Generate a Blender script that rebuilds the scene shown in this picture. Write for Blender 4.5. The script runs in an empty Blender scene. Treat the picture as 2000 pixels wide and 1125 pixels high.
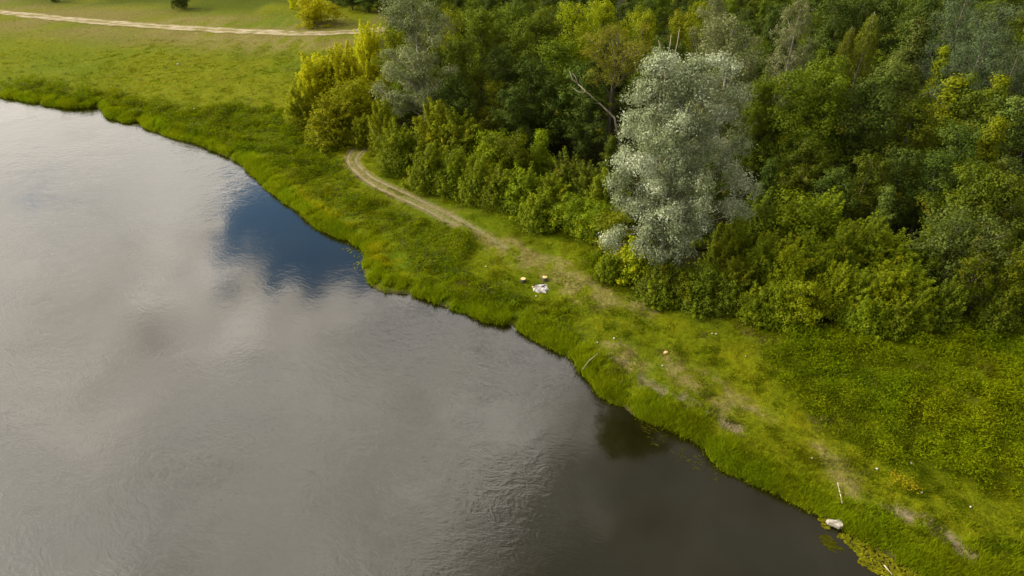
import bpy, math
import numpy as np
from mathutils import Vector

# ---------------------------------------------------------------- camera, sky, sun, exposure
scn = bpy.context.scene
col = scn.collection
CAM_H, PITCH, F = 36.0, math.radians(34.0), 1333.33          # F in pixels of the 2000 px wide photograph
cam_d = bpy.data.cameras.new('camera')
cam_d.sensor_width, cam_d.lens, cam_d.clip_start, cam_d.clip_end = 36.0, 24.0, 0.5, 9000.0
cam = bpy.data.objects.new('camera', cam_d)
col.objects.link(cam)
cam.location = (0, 0, CAM_H)
cam.rotation_euler = (math.radians(90) - PITCH, 0, 0)
scn.camera = cam
scn.render.engine = 'CYCLES'
scn.cycles.use_denoising = True
scn.cycles.max_bounces = 6
scn.cycles.diffuse_bounces = 3
scn.cycles.glossy_bounces = 3
scn.cycles.transmission_bounces = 3
scn.cycles.sample_clamp_indirect = 6.0
vs = scn.view_settings
vs.view_transform, vs.look, vs.gamma, vs.exposure = 'Standard', 'None', 1.0, 0.28
vs.use_curve_mapping = False

SUN_AZ, SUN_EL = -82.0, 29.0                                  # azimuth from +Y towards +X, elevation (degrees)
sa, se = math.radians(SUN_AZ), math.radians(SUN_EL)
SUN_DIR = Vector((math.sin(sa) * math.cos(se), math.cos(sa) * math.cos(se), math.sin(se)))


class NT:
    """tiny helper round a node tree"""
    def __init__(s, tree):
        s.t, s.n, s.l = tree, tree.nodes, tree.links
        s.n.clear()

    def node(s, kind, **kw):
        nd = s.n.new(kind)
        for k, v in kw.items():
            setattr(nd, k, v)
        return nd

    def put(s, sock, v):
        if v is None:
            return
        if isinstance(v, bpy.types.NodeSocket):
            s.l.new(v, sock)
        else:
            sock.default_value = v

    def math(s, op, a, b=None, c=None, clamp=False):
        nd = s.node('ShaderNodeMath', operation=op, use_clamp=clamp)
        for i, v in enumerate((a, b, c)):
            if v is not None:
                s.put(nd.inputs[i], v)
        return nd.outputs[0]

    def vmath(s, op, a, b=None, scale=None, out=0):
        nd = s.node('ShaderNodeVectorMath', operation=op)
        s.put(nd.inputs[0], a)
        if b is not None:
            s.put(nd.inputs[1], b)
        if scale is not None:
            s.put(nd.inputs['Scale'], scale)
        return nd.outputs[out]

    def ramp(s, v, a, b, lo=0.0, hi=1.0, smooth=True):
        nd = s.node('ShaderNodeMapRange')
        nd.interpolation_type = 'SMOOTHSTEP' if smooth else 'LINEAR'
        nd.clamp = True
        s.put(nd.inputs[0], v)
        for i, x in zip((1, 2, 3, 4), (a, b, lo, hi)):
            s.put(nd.inputs[i], x)
        return nd.outputs[0]

    def noise(s, vec, scale, detail=4.0, rough=0.55, dist=0.0, out=0):
        nd = s.node('ShaderNodeTexNoise')
        if vec is not None:
            s.put(nd.inputs['Vector'], vec)
        nd.inputs['Scale'].default_value = scale
        nd.inputs['Detail'].default_value = detail
        nd.inputs['Roughness'].default_value = rough
        nd.inputs['Distortion'].default_value = dist
        return nd.outputs[out]

    def mix(s, f, a, b, blend='MIX'):
        nd = s.node('ShaderNodeMix', data_type='RGBA', blend_type=blend)
        nd.clamp_factor = True
        s.put(nd.inputs[0], f)
        s.put(nd.inputs[6], a if isinstance(a, bpy.types.NodeSocket) else (*a, 1.0))
        s.put(nd.inputs[7], b if isinstance(b, bpy.types.NodeSocket) else (*b, 1.0))
        return nd.outputs[2]


world = bpy.data.worlds.new('World')
scn.world = world
world.use_nodes = True
w = NT(world.node_tree)
sky = w.node('ShaderNodeTexSky', sky_type='NISHITA')
sky.sun_disc = False
sky.sun_elevation, sky.sun_rotation = se, sa
gen = w.node('ShaderNodeTexCoord').outputs['Generated']
sep = w.node('ShaderNodeSeparateXYZ')
w.l.new(gen, sep.inputs[0])
zc = w.math('MAXIMUM', sep.outputs[2], 0.07)
cmb = w.node('ShaderNodeCombineXYZ')
w.l.new(w.math('DIVIDE', sep.outputs[0], zc), cmb.inputs[0])
w.l.new(w.math('DIVIDE', sep.outputs[1], zc), cmb.inputs[1])
P0 = cmb.outputs[0]                                           # position on a flat cloud layer
wob = w.vmath('SUBTRACT', w.noise(P0, 3.2, 7.0, 0.65, out=1), (0.5, 0.5, 0.5))
wob2 = w.vmath('SUBTRACT', w.noise(P0, 10.0, 6.0, 0.65, out=1), (0.5, 0.5, 0.5))
PW = w.vmath('ADD', w.vmath('ADD', P0, w.vmath('SCALE', wob, scale=0.50)), w.vmath('SCALE', wob2, scale=0.26))
sp2 = w.node('ShaderNodeSeparateXYZ')
w.l.new(PW, sp2.inputs[0])
# the bright cloud sheet turns into thick dark cloud to its right along an oblique edge
edge = w.math('SUBTRACT', w.math('MULTIPLY_ADD', sp2.outputs[1], 0.55, -0.38), sp2.outputs[0])
sheet = w.ramp(edge, -0.14, 0.24)
def opening(cx, cy, rx, ry, soft_):
    d = w.vmath('LENGTH', w.vmath('MULTIPLY', w.vmath('SUBTRACT', PW, (cx, cy, 0.0)), (1 / rx, 1 / ry, 0.0)), out=1)
    return w.ramp(d, 1.0 - soft_, 1.0 + soft_)


# one wide blue opening in the sheet and a few small ones round it
holes = None
for cx, cy, rx, ry, sf, clear in ((-0.49, 1.96, 0.40, 0.46, 0.05, 1.0), (-0.22, 1.37, 0.13, 0.10, 0.6, 0.55), (0.03, 1.20, 0.10, 0.10, 0.6, 0.5), (-0.74, 1.62, 0.055, 0.06, 0.3, 0.9), (-0.74, 1.47, 0.04, 0.04, 0.4, 0.7),
                                  (1.9, 2.2, 0.9, 0.7, 0.2, 1.0), (-2.6, -1.4, 1.1, 0.8, 0.2, 1.0), (1.6, -2.4, 0.9, 1.2, 0.2, 1.0)):
    o_ = w.math('MULTIPLY_ADD', opening(cx, cy, rx, ry, sf), clear, 1.0 - clear)
    holes = o_ if holes is None else w.math('MULTIPLY', holes, o_)
cover = w.math('MULTIPLY', holes, w.ramp(w.noise(P0, 0.7, 6.0, 0.6), 0.30, 0.40))
sd = w.vmath('DOT_PRODUCT', gen, tuple(SUN_DIR), out=1)
glow = w.math('POWER', w.math('MAXIMUM', w.math('MULTIPLY_ADD', sd, 0.5, 0.5), 0.0), 7.0)
puff = w.math('ADD', w.math('MULTIPLY', w.noise(P0, 1.7, 8.0, 0.62), 0.30), w.math('MULTIPLY', w.noise(P0, 6.5, 9.0, 0.66), 0.70))
puff = w.ramp(puff, 0.38, 0.62, 0.62, 1.34, False)
clo = w.math('MULTIPLY', puff, w.math('MULTIPLY_ADD', glow, 1.5, 2.75))
clo = w.math('MULTIPLY', clo, w.ramp(sheet, 0.0, 1.0, 0.15, 1.0))
clo = w.math('MULTIPLY', clo, w.ramp(sep.outputs[2], 0.22, 0.75, 0.72, 1.18))      # cloud dimmed near the horizon and brightened overhead to balance the water reflections
ccol = w.vmath('SCALE', w.mix(w.ramp(w.noise(P0, 1.1, 5.0, 0.6), 0.35, 0.65), (1.0, 0.915, 0.80), (1.0, 0.95, 0.86)), scale=clo)
bsky = w.vmath('MULTIPLY', w.vmath('SCALE', sky.outputs[0], scale=0.15), (0.85, 1.32, 1.50))
cov = w.mix(cover, bsky, ccol)
bg = w.node('ShaderNodeBackground')
w.l.new(cov, bg.inputs[0])
bg.inputs[1].default_value = 1.0
w.l.new(bg.outputs[0], w.node('ShaderNodeOutputWorld').inputs[0])

sun_d = bpy.data.lights.new('sun', 'SUN')
sun_d.energy, sun_d.angle, sun_d.color = 3.0, math.radians(10.0), (1.0, 0.92, 0.76)
sun = bpy.data.objects.new('sun', sun_d)
col.objects.link(sun)
sun.rotation_euler = SUN_DIR.to_track_quat('Z', 'Y').to_euler()
sun.location = (-60, 40, 90)

rng = np.random.default_rng(7)

# ---------------------------------------------------------------- photo pixel <-> place
CP, SP = math.cos(PITCH), math.sin(PITCH)


def ray(px, py):
    x, v = (px - 1000.0) / F, -(py - 562.5) / F
    return x, CP + v * SP, -SP + v * CP


def at_z(px, py, z=0.0):
    x, y, d = ray(px, py)
    t = (z - CAM_H) / d
    return np.array([x * t, y * t, z])


def at_y(px, py, Y):
    x, y, d = ray(px, py)
    t = Y / y
    return np.array([x * t, Y, CAM_H + d * t])


def to_px(x, y, z=0.8):
    dz = z - CAM_H
    depth = y * CP - dz * SP
    up = y * SP + dz * CP
    depth = np.where(depth < 1.0, 1.0, depth)
    return 1000.0 + F * x / depth, 562.5 - F * up / depth


def pxline(pts, z=0.0):
    return np.array([at_z(a, b, z)[:2] for a, b in pts])


def smooth(e0, e1, v):
    t = np.clip((v - e0) / (e1 - e0), 0, 1)
    return t * t * (3 - 2 * t)


def seg_dist(pts, line):
    """distance of (N,2) points to a polyline, and the signed side of the nearest segment (+ left)"""
    best = np.full(len(pts), 1e9)
    side = np.zeros(len(pts))
    for a, b in zip(line[:-1], line[1:]):
        d = b - a
        L = float(d @ d) + 1e-9
        r = pts - a
        t = np.clip((r @ d) / L, 0, 1)
        q = r - t[:, None] * d
        dd = np.hypot(q[:, 0], q[:, 1])
        cr = d[0] * r[:, 1] - d[1] * r[:, 0]
        m = dd < best
        best[m] = dd[m]
        side[m] = np.sign(cr[m])
    return best, side


def in_poly(x, y, poly):
    poly = np.asarray(poly, float)
    c = np.zeros(np.shape(x), bool)
    j = len(poly) - 1
    for i in range(len(poly)):
        xi, yi, xj, yj = *poly[i], *poly[j]
        c ^= ((yi > y) != (yj > y)) & (x < (xj - xi) * (y - yi) / (yj - yi + 1e-12) + xi)
        j = i
    return c


_perm = np.random.default_rng(3).random((256, 256))


def vnoise(x, y, s=1.0, o=0):
    """value noise 0..1"""
    x, y = np.asarray(x) * s + 17.3 * o + 500.0, np.asarray(y) * s + 9.1 * o + 500.0
    xi, yi = np.floor(x).astype(int), np.floor(y).astype(int)
    fx, fy = x - xi, y - yi
    fx, fy = fx * fx * (3 - 2 * fx), fy * fy * (3 - 2 * fy)
    g = lambda a, b: _perm[a % 256, b % 256]
    return (g(xi, yi) * (1 - fx) + g(xi + 1, yi) * fx) * (1 - fy) + (g(xi, yi + 1) * (1 - fx) + g(xi + 1, yi + 1) * fx) * fy


def fbm(x, y, s=1.0, o=0, n=4):
    v, a, t = 0.0, 0.5, 0.0
    for i in range(n):
        v = v + a * vnoise(x, y, s, o + i)
        t += a
        s *= 2.1
        a *= 0.55
    return v / t


# ---------------------------------------------------------------- the river bank, the tracks
SHORE_PX = [(0, 190), (40, 194), (95, 206), (150, 212), (196, 208), (204, 226), (250, 240), (272, 236), (290, 250), (330, 266),
            (380, 278), (430, 298), (470, 318), (500, 345), (530, 375), (565, 398), (600, 425), (640, 455), (680, 470),
            (708, 482), (715, 500), (712, 525), (725, 550), (742, 568), (800, 572), (850, 590), (900, 608), (950, 625), (1000, 636),
            (1030, 654), (1075, 675), (1110, 695), (1135, 722), (1160, 755), (1190, 785), (1240, 805), (1290, 830),
            (1340, 852), (1375, 868), (1395, 893), (1420, 922), (1470, 940), (1520, 965), (1560, 990), (1590, 1003),
            (1640, 1026), (1680, 1052), (1730, 1075), (1790, 1110), (1830, 1140)]
SHORE = pxline(SHORE_PX, 0.0)
SHORE = np.vstack([[-2500, 420], [-400, 150], [-160, 122], SHORE, [44, 22], [60, 8], [90, -20], [300, -160], [2500, -900]])
# finer, slightly ragged waterline
_fine = []
for a, b in zip(SHORE[:-1], SHORE[1:]):
    L = np.hypot(*(b - a))
    n = max(1, int(L / 0.8)) if L < 30 else max(1, int(L / 25))
    for k in range(n):
        _fine.append(a + (b - a) * k / n)
SHOREF = np.array(_fine + [SHORE[-1]])
_nn = np.gradient(SHOREF, axis=0)
_nn = np.stack([-_nn[:, 1], _nn[:, 0]], 1) / (np.hypot(_nn[:, 0], _nn[:, 1])[:, None] + 1e-9)
SHOREF = SHOREF + _nn * ((fbm(SHOREF[:, 0], SHOREF[:, 1], 0.9, 5) - 0.5) * 0.9)[:, None]
WATER_POLY = np.vstack([SHOREF, [2500, -3000], [-2500, -3000]])

ROAD = pxline([(-260, -8), (-80, 14), (0, 26), (100, 36), (200, 45), (300, 53), (400, 59), (500, 64), (600, 68), (660, 66), (740, 60), (850, 50)], 1.0)
RUT_A = pxline([(700, 286), (686, 298), (678, 312), (684, 326), (705, 346), (735, 366), (770, 383), (800, 395), (840, 414), (870, 432), (893, 443)], 1.0)
RUT_B = pxline([(722, 290), (702, 302), (694, 316), (706, 332), (730, 350), (765, 367), (800, 382), (840, 402), (870, 416), (905, 436), (945, 460), (985, 485)], 1.0)
SCARPS = [pxline(p, 1.0) for p in ([(1195, 690), (1222, 705)], [(1258, 730), (1270, 748), (1300, 762)], [(1335, 772), (1352, 786), (1372, 796), (1400, 806)],
                                   [(1420, 822), (1440, 834)], [(1745, 982), (1775, 1002)], [(1810, 1012), (1840, 1035), (1875, 1062)], [(1905, 1085), (1950, 1112)])]


def axis(fine0, fine1, step, lo, hi, g=1.09):
    a = list(np.arange(fine0, fine1, step))
    s, v = step, a[-1]
    while v < hi:
        s *= g
        v += s
        a.append(v)
    s, v, pre = step, fine0, []
    while v > lo:
        s *= g
        v -= s
        pre.append(v)
    return np.array(pre[::-1] + a)


GX, GY = axis(-50, 62, 0.32, -4000, 4000), axis(24, 100, 0.32, -1500, 5000)
XX, YY = np.meshgrid(GX, GY)
fx, fy = XX.ravel(), YY.ravel()
gp = np.stack([fx, fy], 1)
near = (np.abs(fx) < 400) & (fy > -150) & (fy < 500)
sdist = np.full(len(fx), 50.0)
dd, _ = seg_dist(gp[near], SHOREF)
sdist[near] = dd
wat = in_poly(fx, fy, WATER_POLY)
sdist = np.where(wat, -sdist, sdist)
gpx, gpy = to_px(fx, fy, 0.9)
d_road, _ = seg_dist(gp, ROAD)
d_rut = np.minimum(seg_dist(gp, RUT_A)[0], seg_dist(gp, RUT_B)[0])
d_scarp = np.min([seg_dist(gp, s)[0] for s in SCARPS], axis=0)
lump = (fbm(fx, fy, 0.55, 1) - 0.5) * 0.30 + (fbm(fx, fy, 0.12, 2) - 0.5) * 0.9
calm = smooth(0.5, 2.5, d_rut) * smooth(2.0, 6.0, d_road)
landz = 0.12 + 0.62 * smooth(0.0, 1.6, sdist) + 0.45 * smooth(1.5, 14.0, sdist) + lump * calm * smooth(0.3, 2.0, sdist) * smooth(400, 150, fy)
landz -= 0.06 * smooth(0.35, 0.1, d_rut)
landz -= 0.22 * smooth(0.55, 0.1, d_scarp) * fbm(fx, fy, 1.3, 8)
bedz = -0.25 + 0.35 * smooth(-0.5, 0.0, sdist) - 1.6 * smooth(0.0, -7.0, sdist)
ZZ = np.where(sdist >= 0, landz, np.minimum(bedz, 0.1))
ZG = ZZ.reshape(XX.shape)


def gz(x, y):
    """height of the built ground"""
    x, y = np.asarray(x, float), np.asarray(y, float)
    i = np.clip(np.searchsorted(GX, x) - 1, 0, len(GX) - 2)
    j = np.clip(np.searchsorted(GY, y) - 1, 0, len(GY) - 2)
    u, v = (x - GX[i]) / (GX[i + 1] - GX[i]), (y - GY[j]) / (GY[j + 1] - GY[j])
    return (ZG[j, i] * (1 - u) + ZG[j, i + 1] * u) * (1 - v) + (ZG[j + 1, i] * (1 - u) + ZG[j + 1, i + 1] * u) * v


def grid_interp(field, x, y):
    g = field.reshape(XX.shape)
    i = np.clip(np.searchsorted(GX, x) - 1, 0, len(GX) - 2)
    j = np.clip(np.searchsorted(GY, y) - 1, 0, len(GY) - 2)
    return g[j, i]


# ---------------------------------------------------------------- mesh helpers
def mesh_np(name, V, faces_flat, nside, attrs=None, smooth_shade=False):
    """mesh from numpy: V (n,3), faces_flat index array, every face with nside corners"""
    me = bpy.data.meshes.new(name)
    nf = len(faces_flat) // nside
    me.vertices.add(len(V))
    me.vertices.foreach_set('co', np.ascontiguousarray(V, np.float32).ravel())
    me.loops.add(len(faces_flat))
    me.loops.foreach_set('vertex_index', np.ascontiguousarray(faces_flat, np.int32))
    me.polygons.add(nf)
    me.polygons.foreach_set('loop_start', np.arange(nf, dtype=np.int32) * nside)
    me.polygons.foreach_set('loop_total', np.full(nf, nside, np.int32))
    me.polygons.foreach_set('use_smooth', np.full(nf, smooth_shade))
    for k, a in (attrs or {}).items():
        a = np.asarray(a, np.float32)
        if a.ndim == 2:
            at = me.attributes.new(k, 'FLOAT_COLOR', 'POINT')
            at.data.foreach_set('color', np.concatenate([a, np.ones((len(a), 1), np.float32)], 1).ravel())
        else:
            at = me.attributes.new(k, 'FLOAT', 'POINT')
            at.data.foreach_set('value', a)
    me.update()
    me.validate()
    return me


def link(name, me, mat=None, parent=None, **props):
    o = bpy.data.objects.new(name, me)
    col.objects.link(o)
    if mat is not None and me is not None:
        me.materials.append(mat) if not me.materials else None
    if parent is not None:
        o.parent = parent
    for k, v in props.items():
        o[k] = v
    return o


def empty(name, loc, rz=0.0, **props):
    o = bpy.data.objects.new(name, None)
    col.objects.link(o)
    o.location, o.rotation_euler = loc, (0, 0, rz)
    o.empty_display_size = 0.5
    for k, v in props.items():
        o[k] = v
    return o


class Tubes:
    """tapered tubes gathered into one mesh"""
    def __init__(s):
        s.v, s.f, s.n = [], [], 0

    def add(s, pts, rad, sides=5, cap=True):
        pts, rad = np.asarray(pts, float), np.asarray(rad, float)
        k = len(pts)
        tan = np.gradient(pts, axis=0)
        tan /= np.linalg.norm(tan, axis=1)[:, None] + 1e-9
        ref = np.array([0, 0, 1.0]) if abs(tan[0, 2]) < 0.9 else np.array([1.0, 0, 0])
        a = np.cross(tan, ref)
        a /= np.linalg.norm(a, axis=1)[:, None] + 1e-9
        b = np.cross(tan, a)
        th = np.arange(sides) * 2 * math.pi / sides
        ring = pts[:, None, :] + rad[:, None, None] * (np.cos(th)[None, :, None] * a[:, None, :] + np.sin(th)[None, :, None] * b[:, None, :])
        s.v.append(ring.reshape(-1, 3))
        for i in range(k - 1):
            for j in range(sides):
                j2 = (j + 1) % sides
                s.f += [s.n + i * sides + j, s.n + i * sides + j2, s.n + (i + 1) * sides + j2, s.n + (i + 1) * sides + j]
        if cap:
            for i, rev in ((0, True), (k - 1, False)):
                for j in range(1, sides - 1, 2):
                    q = [0, j, j + 1, min(j + 2, sides - 1)]
                    q = q if len(set(q)) == 4 else [0, j, j + 1, j + 1]
                    if len(set(q)) == 4:
                        idx = [s.n + i * sides + t for t in q]
                        s.f += idx[::-1] if rev else idx
        s.n += k * sides

    def mesh(s, name, smooth_shade=True):
        return mesh_np(name, np.concatenate(s.v), np.array(s.f), 4, None, smooth_shade)


def unit(v):
    return v / (np.linalg.norm(v, axis=-1, keepdims=True) + 1e-9)


def leaf_quads(C, N, S, r, asp=0.38, along=None):
    """diamond leaves: centres, normals, lengths"""
    n = len(C)
    rnd = unit(r.normal(size=(n, 3))) if along is None else along
    t = unit(np.cross(N, rnd) if along is None else rnd - N * np.sum(rnd * N, 1, keepdims=True))
    b = np.cross(N, t)
    S = S[:, None]
    V = np.stack([C - t * S * 0.5, C + b * S * asp - N * S * 0.08, C + t * S * 0.5, C - b * S * asp - N * S * 0.08], 1).reshape(-1, 3)
    return V, np.arange(n * 4)


# ---------------------------------------------------------------- materials
def new_mat(name):
    m = bpy.data.materials.new(name)
    m.use_nodes = True
    return m, NT(m.node_tree)


def finish(t, shader):
    t.l.new(shader, t.node('ShaderNodeOutputMaterial').inputs[0])


def leaf_mat(name, dark, mid, light, yellow=(0.20, 0.15, 0.004), trans=0.3, gloss=0.008, rough=0.55, vary=0.24):
    m, t = new_mat(name)
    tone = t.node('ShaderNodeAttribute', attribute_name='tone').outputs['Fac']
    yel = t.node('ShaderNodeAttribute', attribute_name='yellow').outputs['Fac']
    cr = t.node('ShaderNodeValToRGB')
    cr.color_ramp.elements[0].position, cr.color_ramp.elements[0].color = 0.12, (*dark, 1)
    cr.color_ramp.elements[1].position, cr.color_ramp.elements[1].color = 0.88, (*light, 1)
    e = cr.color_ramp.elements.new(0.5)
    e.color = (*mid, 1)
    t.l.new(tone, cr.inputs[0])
    oi = t.node('ShaderNodeObjectInfo')
    c = t.mix(yel, cr.outputs[0], yellow)
    hv = t.node('ShaderNodeHueSaturation')
    t.l.new(c, hv.inputs['Color'])
    t.put(hv.inputs['Value'], t.math('MULTIPLY_ADD', oi.outputs['Random'], vary * 2, 1.0 - vary))
    t.put(hv.inputs['Hue'], t.math('MULTIPLY_ADD', oi.outputs['Random'], 0.018, 0.499))
    c = hv.outputs[0]
    d, tr, gl = t.node('ShaderNodeBsdfDiffuse'), t.node('ShaderNodeBsdfTranslucent'), t.node('ShaderNodeBsdfGlossy')
    gl.inputs['Roughness'].default_value = rough
    gl.inputs['Color'].default_value = (0.8, 0.8, 0.75, 1)
    for x in (d, tr):
        t.l.new(c, x.inputs[0])
    a, b = t.node('ShaderNodeMixShader'), t.node('ShaderNodeMixShader')
    a.inputs[0].default_value, b.inputs[0].default_value = trans, gloss
    t.l.new(d.outputs[0], a.inputs[1]); t.l.new(tr.outputs[0], a.inputs[2])
    t.l.new(a.outputs[0], b.inputs[1]); t.l.new(gl.outputs[0], b.inputs[2])
    finish(t, b.outputs[0])
    return m


def rough_mat(name, c0, c1, scale=6.0, rough=0.85, bump=0.3, stretch=(1, 1, 1), detail=6.0):
    m, t = new_mat(name)
    co = t.node('ShaderNodeTexCoord').outputs['Object']
    v = t.vmath('MULTIPLY', co, stretch)
    n = t.noise(v, scale, detail, 0.6)
    p = t.node('ShaderNodeBsdfPrincipled')
    t.put(p.inputs['Base Color'], t.mix(t.ramp(n, 0.32, 0.68), c0, c1))
    p.inputs['Roughness'].default_value = rough
    bn = t.node('ShaderNodeBump')
    bn.inputs['Strength'].default_value = bump
    bn.inputs['Distance'].default_value = 0.05
    t.l.new(n, bn.inputs['Height'])
    t.l.new(bn.outputs[0], p.inputs['Normal'])
    finish(t, p.outputs[0])
    return m


def attr_mat(name, rough=0.8, noise_scale=3.0, amount=0.35, trans=0.0, bump=0.0, fine=None):
    """colour from the mesh's own 'col' attribute broken up by noise in the place"""
    m, t = new_mat(name)
    c = t.node('ShaderNodeAttribute', attribute_name='col').outputs['Color']
    pos = t.node('ShaderNodeNewGeometry').outputs['Position']
    n = t.noise(pos, noise_scale, 6.0, 0.65)
    hv = t.node('ShaderNodeHueSaturation')
    t.l.new(c, hv.inputs['Color'])
    t.put(hv.inputs['Value'], t.ramp(n, 0.28, 0.72, 1 - amount, 1 + amount, False))
    t.put(hv.inputs['Hue'], t.ramp(t.noise(pos, noise_scale * 0.31, 4.0), 0.3, 0.7, 0.483, 0.512, False))
    cc = hv.outputs[0]
    if trans:
        d, tr, mx = t.node('ShaderNodeBsdfDiffuse'), t.node('ShaderNodeBsdfTranslucent'), t.node('ShaderNodeMixShader')
        t.l.new(cc, d.inputs[0]); t.l.new(cc, tr.inputs[0])
        mx.inputs[0].default_value = trans
        t.l.new(d.outputs[0], mx.inputs[1]); t.l.new(tr.outputs[0], mx.inputs[2])
        finish(t, mx.outputs[0])
    else:
        p = t.node('ShaderNodeBsdfPrincipled')
        t.l.new(cc, p.inputs['Base Color'])
        p.inputs['Roughness'].default_value = rough
        p.inputs['Specular IOR Level'].default_value = 0.03
        if bump:
            bn = t.node('ShaderNodeBump')
            bn.inputs['Strength'].default_value = bump
            bn.inputs['Distance'].default_value = 0.15
            t.l.new(t.noise(pos, fine or noise_scale * 2, 5.0, 0.7), bn.inputs['Height'])
            t.l.new(bn.outputs[0], p.inputs['Normal'])
        finish(t, p.outputs[0])
    return m


# ---------------------------------------------------------------- ground
G_GRASS = np.array([0.122, 0.136, 0.003])
G_LUSH = np.array([0.086, 0.118, 0.003])
G_DRY = np.array([0.185, 0.155, 0.045])
G_PALE = np.array([0.30, 0.25, 0.16])
G_SOIL = np.array([0.24, 0.19, 0.12])
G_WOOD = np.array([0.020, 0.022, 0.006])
G_BED = np.array([0.05, 0.04, 0.018])

WOOD_PX = [(610, 185), (640, 235), (720, 280), (800, 330), (900, 380), (1010, 405), (1100, 440), (1170, 490), (1230, 560), (1330, 575), (1450, 600),
           (1580, 650), (1700, 635), (1900, 640), (2100, 655), (2600, 500), (2600, -80), (1500, -60), (1120, -22), (880, -22), (800, 20), (760, 60), (700, 120)]
HERB_PX = [[(560, 250), (640, 280), (660, 340), (740, 400), (820, 430), (930, 470), (905, 520), (960, 560), (1010, 590), (1015, 620), (960, 615), (880, 580), (800, 520), (760, 470), (700, 440), (600, 380), (520, 320), (500, 290)],
           [(1040, 600), (1090, 595), (1110, 620), (1090, 645), (1050, 640), (1030, 625)],
           [(1480, 690), (1700, 660), (2500, 660), (2500, 1210), (1960, 960), (1850, 930), (1700, 880), (1640, 860), (1560, 790)],
           [(0, 165), (200, 185), (350, 215), (520, 215), (560, 250), (500, 300), (420, 280), (300, 255), (200, 210), (0, 180)],
           [(1120, 530), (1180, 500), (1300, 570), (1500, 610), (1600, 660), (2400, 640), (2400, 690), (1600, 690), (1400, 620), (1250, 600)]]
DRY_PX = [[(930, 455), (980, 460), (1100, 510), (1200, 570), (1290, 600), (1250, 620), (1180, 600), (1080, 560), (1000, 520), (960, 490)],
          [(1110, 620), (1150, 640), (1230, 670), (1260, 720), (1200, 720), (1170, 670)],
          [(1560, 850), (1620, 870), (1680, 940), (1700, 980), (1650, 970), (1610, 900)],
          [(300, 50), (700, 72), (680, 105), (560, 105), (400, 92), (250, 70), (0, 60), (0, 40)],
          [(250, 30), (420, 35), (640, 52), (600, 62), (400, 52), (250, 45)],
          [(1290, 690), (1420, 740), (1540, 830), (1500, 830), (1380, 790), (1290, 730)]]


def poly_soft(polys, x, y, amt=26, o=0, s=0.35):
    """membership in pixel polygons with a ragged edge"""
    px, py = to_px(x, y, 0.9)
    ox = (fbm(x, y, s, 20 + o) - 0.5) * amt * 2.6
    oy = (fbm(x, y, s, 30 + o) - 0.5) * amt * 1.4
    m = np.zeros(np.shape(x), bool)
    for p in polys:
        m |= in_poly(px + ox, py + oy, p)
    return m


def soft(mask):
    g = mask.reshape(XX.shape).astype(float)
    for _ in range(3):
        g = (np.roll(g, 1, 0) + np.roll(g, -1, 0) + np.roll(g, 1, 1) + np.roll(g, -1, 1) + 2 * g) / 6
    return g.ravel()


inview = (fy > 10) & (fy < 700)
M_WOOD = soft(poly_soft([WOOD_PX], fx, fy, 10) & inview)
M_HERB = soft(poly_soft(HERB_PX, fx, fy, 22, 1) & inview)
M_DRY = soft(poly_soft(DRY_PX, fx, fy, 30, 2) & inview) * smooth(0.28, 0.56, fbm(fx, fy, 0.6, 40, 5))
n1, n2, n3 = fbm(fx, fy, 0.09, 11), fbm(fx, fy, 0.5, 12), fbm(fx, fy, 0.033, 13)
lerp = lambda a, b, t: a + (b - a) * t[:, None]
C = lerp(np.tile(G_GRASS, (len(fx), 1)), np.tile(G_LUSH, (len(fx), 1)), smooth(0.35, 0.65, n1 * 0.5 + n3 * 0.5))
C = lerp(C, G_DRY, smooth(0.60, 0.80, n2 * 0.6 + n1 * 0.4) * 0.5)
C = lerp(C, G_LUSH * 0.8, M_HERB * 0.7)
C = lerp(C, G_DRY, M_DRY * 0.25)
C = lerp(C, G_DRY * 0.8, smooth(20, 5, d_road) * 0.9 * smooth(0.32, 0.6, fbm(fx, fy, 0.14, 99)))
C = lerp(C, G_LUSH * 0.55, (smooth(40, 10, gpy) * smooth(6, 16, d_road) * smooth(0.34, 0.56, n1) * 0.9) * (fy > 100))
C = lerp(C, G_SOIL, smooth(0.7, 0.15, d_rut) * 0.6)
C = lerp(C, G_SOIL * 0.9, smooth(0.75, 0.15, d_scarp) * smooth(0.3, 0.55, fbm(fx, fy, 1.6, 50)))
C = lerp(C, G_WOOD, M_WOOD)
C = lerp(C, G_BED, smooth(0.35, -0.1, sdist))
C = lerp(C, np.array([0.07, 0.085, 0.012]), smooth(250, 600, np.hypot(fx, fy)))
ny, nx = XX.shape
ii = (np.arange(ny - 1)[:, None] * nx + np.arange(nx - 1)[None, :]).ravel()
quads = np.stack([ii, ii + 1, ii + 1 + nx, ii + nx], 1).ravel()
m_ground = attr_mat('meadow_soil', 0.95, 2.3, 0.38, bump=0.9, fine=7.0)
t = NT.__new__(NT)
t.t, t.n, t.l = m_ground.node_tree, m_ground.node_tree.nodes, m_ground.node_tree.links
hv_ = next(n for n in t.n if n.type == 'HUE_SAT')
dry_ = t.node('ShaderNodeAttribute', attribute_name='dry').outputs['Fac']
gpos = t.node('ShaderNodeNewGeometry').outputs['Position']
drot = t.node('ShaderNodeVectorRotate', rotation_type='Z_AXIS')
drot.inputs['Angle'].default_value = math.radians(50)
t.l.new(gpos, drot.inputs['Vector'])
straw = t.noise(t.vmath('MULTIPLY', drot.outputs[0], (0.55, 1.4, 1.0)), 1.5, 9.0, 0.72, 0.8)
fac = t.ramp(t.math('ADD', t.math('MULTIPLY', dry_, 0.42), straw), 0.66, 0.94)
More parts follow.
